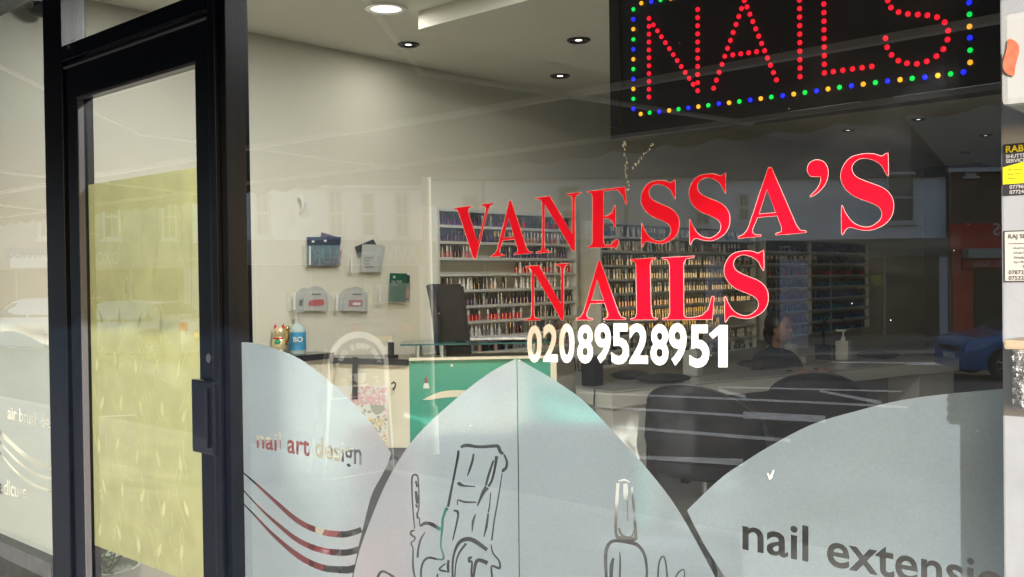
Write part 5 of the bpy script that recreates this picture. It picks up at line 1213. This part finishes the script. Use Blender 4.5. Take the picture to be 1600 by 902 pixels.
# ---- parked cars
def car_meshes():
    L, W, H = 4.1, 1.74, 1.46; prof = [(-2.05, .42), (-2.03, .72), (-1.85, .86), (-1.15, .98), (-.55, 1.40), (.1, 1.47), (.95, 1.43), (1.55, 1.08), (1.98, .98), (2.05, .72), (2.04, .40)]
    prof = catmull(prof, 3, False); b = MB(); secs = []
    arches = [(-1.28, .36), (1.28, .36)]
    def bottom(x):
        z = .22
        for ax, r_ in arches:
            if abs(x-ax) < r_: z = max(z, .31+math.sqrt(max(r_*r_-(x-ax)**2, 0)))
        return z
    xs = sorted(set([round(p_[0], 3) for p_ in prof]+[round(ax+r_*math.cos(t), 3) for ax, r_ in arches for t in [i*math.pi/10 for i in range(11)]]))
    def top(x):
        for a, c_ in zip(prof, prof[1:]):
            if a[0] <= x <= c_[0] and c_[0] > a[0]: return a[1]+(c_[1]-a[1])*(x-a[0])/(c_[0]-a[0])
        return prof[0][1] if x < prof[0][0] else prof[-1][1]
    for x in xs:
        zt_ = top(x); belt = min(zt_, .93); endf = 1-.16*max(0, (abs(x)-1.3)/.75)**2; row = []
        for (f, wf) in ((0, .94), (.35, 1.0), (.8, 1.0), (1, .965)): row.append((wf*endf, bottom(x)+(belt-bottom(x))*f))
        up_ = zt_-belt
        for (f, wf) in ((.5, .88), (.9, .76), (1.0, .66)): row.append(((wf if up_ > .08 else .95-.1*f)*endf, belt+up_*f+(.0 if up_ > .02 else .004*f)))
        pts = [(x, -w_*W/2, z) for w_, z in row]+[(x, w_*W/2, z) for w_, z in row[::-1]]
        secs.append([b.bm.verts.new(p_) for p_ in pts])
    for s0_, s1_ in zip(secs, secs[1:]):
        n = len(s0_)
        for k in range(n-1): b.bm.faces.new((s0_[k], s0_[k+1], s1_[k+1], s1_[k]))
    b.bm.faces.new(secs[0]); b.bm.faces.new(secs[-1]); body_ = b.mesh('car_body', True)
    b = MB()
    for s_ in (-1, 1):
        y = s_*(W/2*.985)
        for quad in ([(-.98, .97), (-.52, 1.33), (-.02, 1.385), (-.02, .97)], [(.04, .97), (.04, 1.385), (.80, 1.36), (1.28, 1.04), (1.2, .97)]):
            pts = []
            for x, z in quad: k = (z-.93)/.54; wf = .965+(.74-.965)*min(1, k*1.08); pts.append((x, s_*(wf*W/2+.012), z))
            b.poly(pts)
    b.poly([(-1.13, -.70, 1.02), (-1.13, .70, 1.02), (-.60, .58, 1.405), (-.60, -.58, 1.405)]); b.poly([(1.10, -.58, 1.39), (1.10, .58, 1.39), (1.53, .68, 1.125), (1.53, -.68, 1.125)])
    gl = b.mesh('car_glass')
    def wheel(x, s_):
        b = MB(); y = s_*.76; b.cyl((x, y-.09, .31), (x, y+.09, .31), .31, seg=28); t_ = b.mesh('tyre', True)
        b = MB(); yo = y+s_*.093; b.cyl((x, yo-.004*s_, .31), (x, yo, .31), .05, seg=12)
        for k in range(7):
            a = k*math.tau/7; b.tube([(x+.04*math.cos(a), yo, .31+.04*math.sin(a)), (x+.20*math.cos(a), yo, .31+.20*math.sin(a))], [.022, .016], 6)
        n = 24
        for k in range(n):
            a0_, a1_ = k*math.tau/n, (k+1)*math.tau/n; b.poly([(x+.20*math.cos(a0_), yo, .31+.20*math.sin(a0_)), (x+.215*math.cos(a0_), yo, .31+.215*math.sin(a0_)), (x+.215*math.cos(a1_), yo, .31+.215*math.sin(a1_)), (x+.20*math.cos(a1_), yo, .31+.20*math.sin(a1_))])
        return t_, b.mesh('rim')
    wh = [wheel(x, s_) for x in (-1.28, 1.28) for s_ in (-1, 1)]
    b = MB(); [b.box((2.0, s_*.62-.14, .74), (2.07, s_*.62+.14, .95), .01) for s_ in (-1,)]; tlA = b.mesh('tail')
    b = MB(); b.box((2.0, .48, .74), (2.07, .76, .95), .01); tlB = b.mesh('tail')
    hl = []
    for s_ in (-1, 1): b = MB(); b.ball((-1.93, s_*.60, .73), .13, (.5, 1, .6), 14); hl.append(b.mesh('head', True))
    b = MB(); b.box((2.055, -.26, .56), (2.075, .26, .67), .003); plr = b.mesh('plate'); b = MB(); b.box((-2.075, -.26, .42), (-2.045, .26, .53), .003); plf = b.mesh('plate')
    b = MB(); b.box((-2.07, -.45, .58), (-2.02, .45, .68), .01); gr = b.mesh('grille')
    mirr = []
    for s_ in (-1, 1): b = MB(); b.ball((-.85, s_*.93, 1.0), .09, (.7, 1, .7), 12); mirr.append(b.mesh('mirror', True))
    return body_, gl, wh, [tlA, tlB], hl, plr, plf, gr, mirr
CM = car_meshes(); RIM = mat('alloy_rim', (.6, .6, .62), .25, .9); TYRE = mat('tyre_rubber', (.02, .02, .02), .85); CGL = mat('car_glass', (.02, .025, .03), .05); TL = mat('tail_light', (.35, .01, .01), .2); HL = mat('head_light', (.7, .7, .7), .1)
def car(pos, yaw, paint, label):
    t = empty('parked_car', pos, label, 'car', 'cars on the street', rz=yaw)
    def a(n, me, m_, par=t):
        me2 = me.copy(); return link(n, me2, m_, par, False)
    bd = a('body', CM[0], paint); a('window_glass', CM[1], CGL)
    for tm, rm in CM[2]: ty = a('tyre', tm, TYRE); a('rim', rm, RIM, ty)
    for m_ in CM[3]: a('tail_light', m_, TL)
    for m_ in CM[4]: a('headlight', m_, HL)
    a('rear_plate', CM[5], mat('plate_yellow', (.75, .5, .05), .4)); a('front_plate', CM[6], PAPERW); a('grille', CM[7], BLACKPL)
    for m_ in CM[8]: a('mirror', m_, paint)
    return t
def paint(n, c_): return mat('car_paint_'+n, c_, .25, .3, 0, coat=1)
left_dir = math.atan2(RH.y, -RH.x) if False else math.atan2(-(-RH.y), -RH.x)
yaw_left = math.atan2(RH.y, -RH.x)      # real heading whose mirror image points to the picture's left
g = RG(1545, 592); h_ = Vector((math.cos(yaw_left), math.sin(yaw_left), 0))
c0 = g-h_*1.28; c0.z = g.z
car(c0, yaw_left+math.pi, paint('blue', (.03, .20, .60)), 'blue hatchback reflected at the right edge of the window')
car(RG(555, 562), yaw_left+math.pi*.5+R(155), paint('grey', (.10, .10, .105)), 'dark grey car with a yellow rear plate reflected above the cafe board')
car(RG(800, 555), yaw_left+R(250), paint('graphite', (.06, .06, .07)), 'dark car with a yellow rear plate reflected near the glass shelf')
car(RG(75, 552), yaw_left+math.pi+R(10), paint('white', (.6, .6, .6)), 'white car reflected in the window left of the door')
car(RG(205, 560), yaw_left+R(200), paint('silver', (.4, .4, .4)), 'silver car reflected faintly in the door film')

# ---- cafe board on our pavement
ap = V(556, 7.7, 0)
ab = empty('cafe_board', ap, 'round topped pavement board lettered Yum Yum\'s Cafe with a cup', 'pavement sign', rz=math.atan2(mr_.y, mr_.x)-R(38))
def lobe(w_, h, n=20, inset=0.0, rad=.25):
    pts = [(-w_/2-.03, 0), (w_/2+.03, 0)]; return [(-w_/2-.04+inset, inset), (w_/2+.04-inset, inset)]+[((w_/2-inset)*math.cos(math.pi*i/n), h-rad+(rad-inset)*math.sin(math.pi*i/n)) for i in range(n+1)]
AY = 1   # facade-side sign: the face towards the shop is -y in the building frames
def face_poly(mb, pts, y, th, mi=0): mb.mi = mi; mb.poly([(u, y, z) for u, z in pts], (0, th, 0))
b = MB(); face_poly(b, lobe(.54, 1.13), 0, .03); b.build('frame', mat('board_frame_white', (.85, .85, .84), .4), ab, world=False)
b = MB(); face_poly(b, lobe(.47, 1.09, inset=.01, rad=.22)[2:]+[(-.235, .62), (.235, .62)], -.004, .003); b.build('dark_panel', mat('board_slate', (.09, .11, .13), .5), ab, world=False)
b = MB(); face_poly(b, [(-.305, .006), (.305, .006), (.25, .612), (-.25, .612)], -.004, .003); b.build('lower_panel', mat('board_slate_low', (.11, .13, .15), .5, 0, .1, 9), ab, world=False)
b = MB(); word_ = "Yum Yum's Cafe"; n = len(word_)
for i, c_ in enumerate(word_):
    if c_ == ' ': continue
    a = R(165)-R(150)*i/(n-1); cx, cz = .165*math.cos(a), .83+.165*math.sin(a)
    add_text(b, c_, (cx-math.sin(a)*.012*0-.012*math.sin(a), -.006, cz+.012*math.cos(a)), (math.sin(a), 0, -math.cos(a)), (math.cos(a), 0, math.sin(a)), .044 if c_ not in "'" else .016, None, .05)
b.poly([(-.06, -.006, .80), (.05, -.006, .80), (.045, -.006, .745), (.02, -.006, .72), (-.03, -.006, .72), (-.055, -.006, .745)]); b.poly([(-.09, -.006, .712), (.08, -.006, .712), (.06, -.006, .695), (-.07, -.006, .695)])
b.tube([(.05, -.007, .79), (.082, -.007, .785), (.08, -.007, .755), (.045, -.007, .748)], .006, 6)
b.poly([(-.17, -.006, .765), (-.12, -.006, .765), (-.12, -.006, .755), (-.17, -.006, .755)]); b.poly([(.12, -.006, .765), (.17, -.006, .765), (.17, -.006, .755), (.12, -.006, .755)])
b.build('lettering', PAPERW, ab, world=False)
for sx in (-1, 1): MB().tube([(sx*.27, .03, 1.0), (sx*.27, .35, .01)], .012).build('rear_leg', WHITEP, ab, world=False)
# lamp post
lp = V(668, 9.5, ROADZ(-6))
po = empty('street_post', (lp.x, lp.y, lp.z), 'pale slim street post reflected left of the nearest polish rack', 'post')
MB().cyl((0, 0, 0), (0, 0, 2.75), .05, .045, 16).build('shaft', mat('post_grey', (.5, .5, .48), .4), po, smooth=True, world=False); MB().cyl((0, 0, 0), (0, 0, .5), .085, .075, 16).build('base', mat('post_grey'), po, world=False)

# ---- awning over our shop front
aw = empty('awning', (-4, -.1, 2.66), 'sloping cream canvas awning over the salon shop front', 'awning')
XE, EX = .86, 2.6
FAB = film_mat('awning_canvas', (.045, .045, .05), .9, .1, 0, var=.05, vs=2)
AZ = lambda y: 2.62+(2.27-2.62)*(-y)/EX
b = MB(); b.poly([(-22, -EX, AZ(-EX)), (XE, -EX, AZ(-EX)), (XE, -.1, AZ(-.1)), (-22, -.1, AZ(-.1))], (0, 0, .004)); b.build('canvas', FAB, aw)
MB().box((-22, -EX-.03, 2.245), (XE+.02, -EX+.008, 2.268), .003).build('front_bar', WHITEP, aw)
b = MB(); n = int((XE+22)/.05); pts = []
for i in range(n+1): x = -22+(XE+22)*i/n; pts.append((x, -EX-.012, 2.195-.03*abs(math.sin(x*math.pi/.30))))
for (x0, y0, z0), (x1, y1, z1) in zip(pts, pts[1:]): b.poly([(x0, y0, z0), (x1, y1, z1), (x1, y1, 2.244), (x0, y0, 2.244)], (0, .004, 0))
bmesh.ops.remove_doubles(b.bm, verts=b.bm.verts, dist=1e-5); b.build('valance', FAB, aw)
MB().box((-22, -.2, 2.625), (XE+.02, -.101, 2.74), .01).build('cassette', WHITEP, aw)
MB().box((-22, -1.88, 2.325), (XE, -1.84, 2.352), .003).build('cross_bar', mat('bar_white', (.82, .82, .78), .4), aw)
for xa in (-9.5, -7.0, -4.6, -2.2): MB().tube([(xa, -.12, 2.56), (xa-.8, -1.3, 2.40), (xa, -EX+.02, 2.235)], .012).build('folding_arm', WHITEP, aw)
MB().tube([(XE-.01, -.15, 2.58), (XE-.01, -EX, 2.25)], .010).build('side_rail', WHITEP, aw)
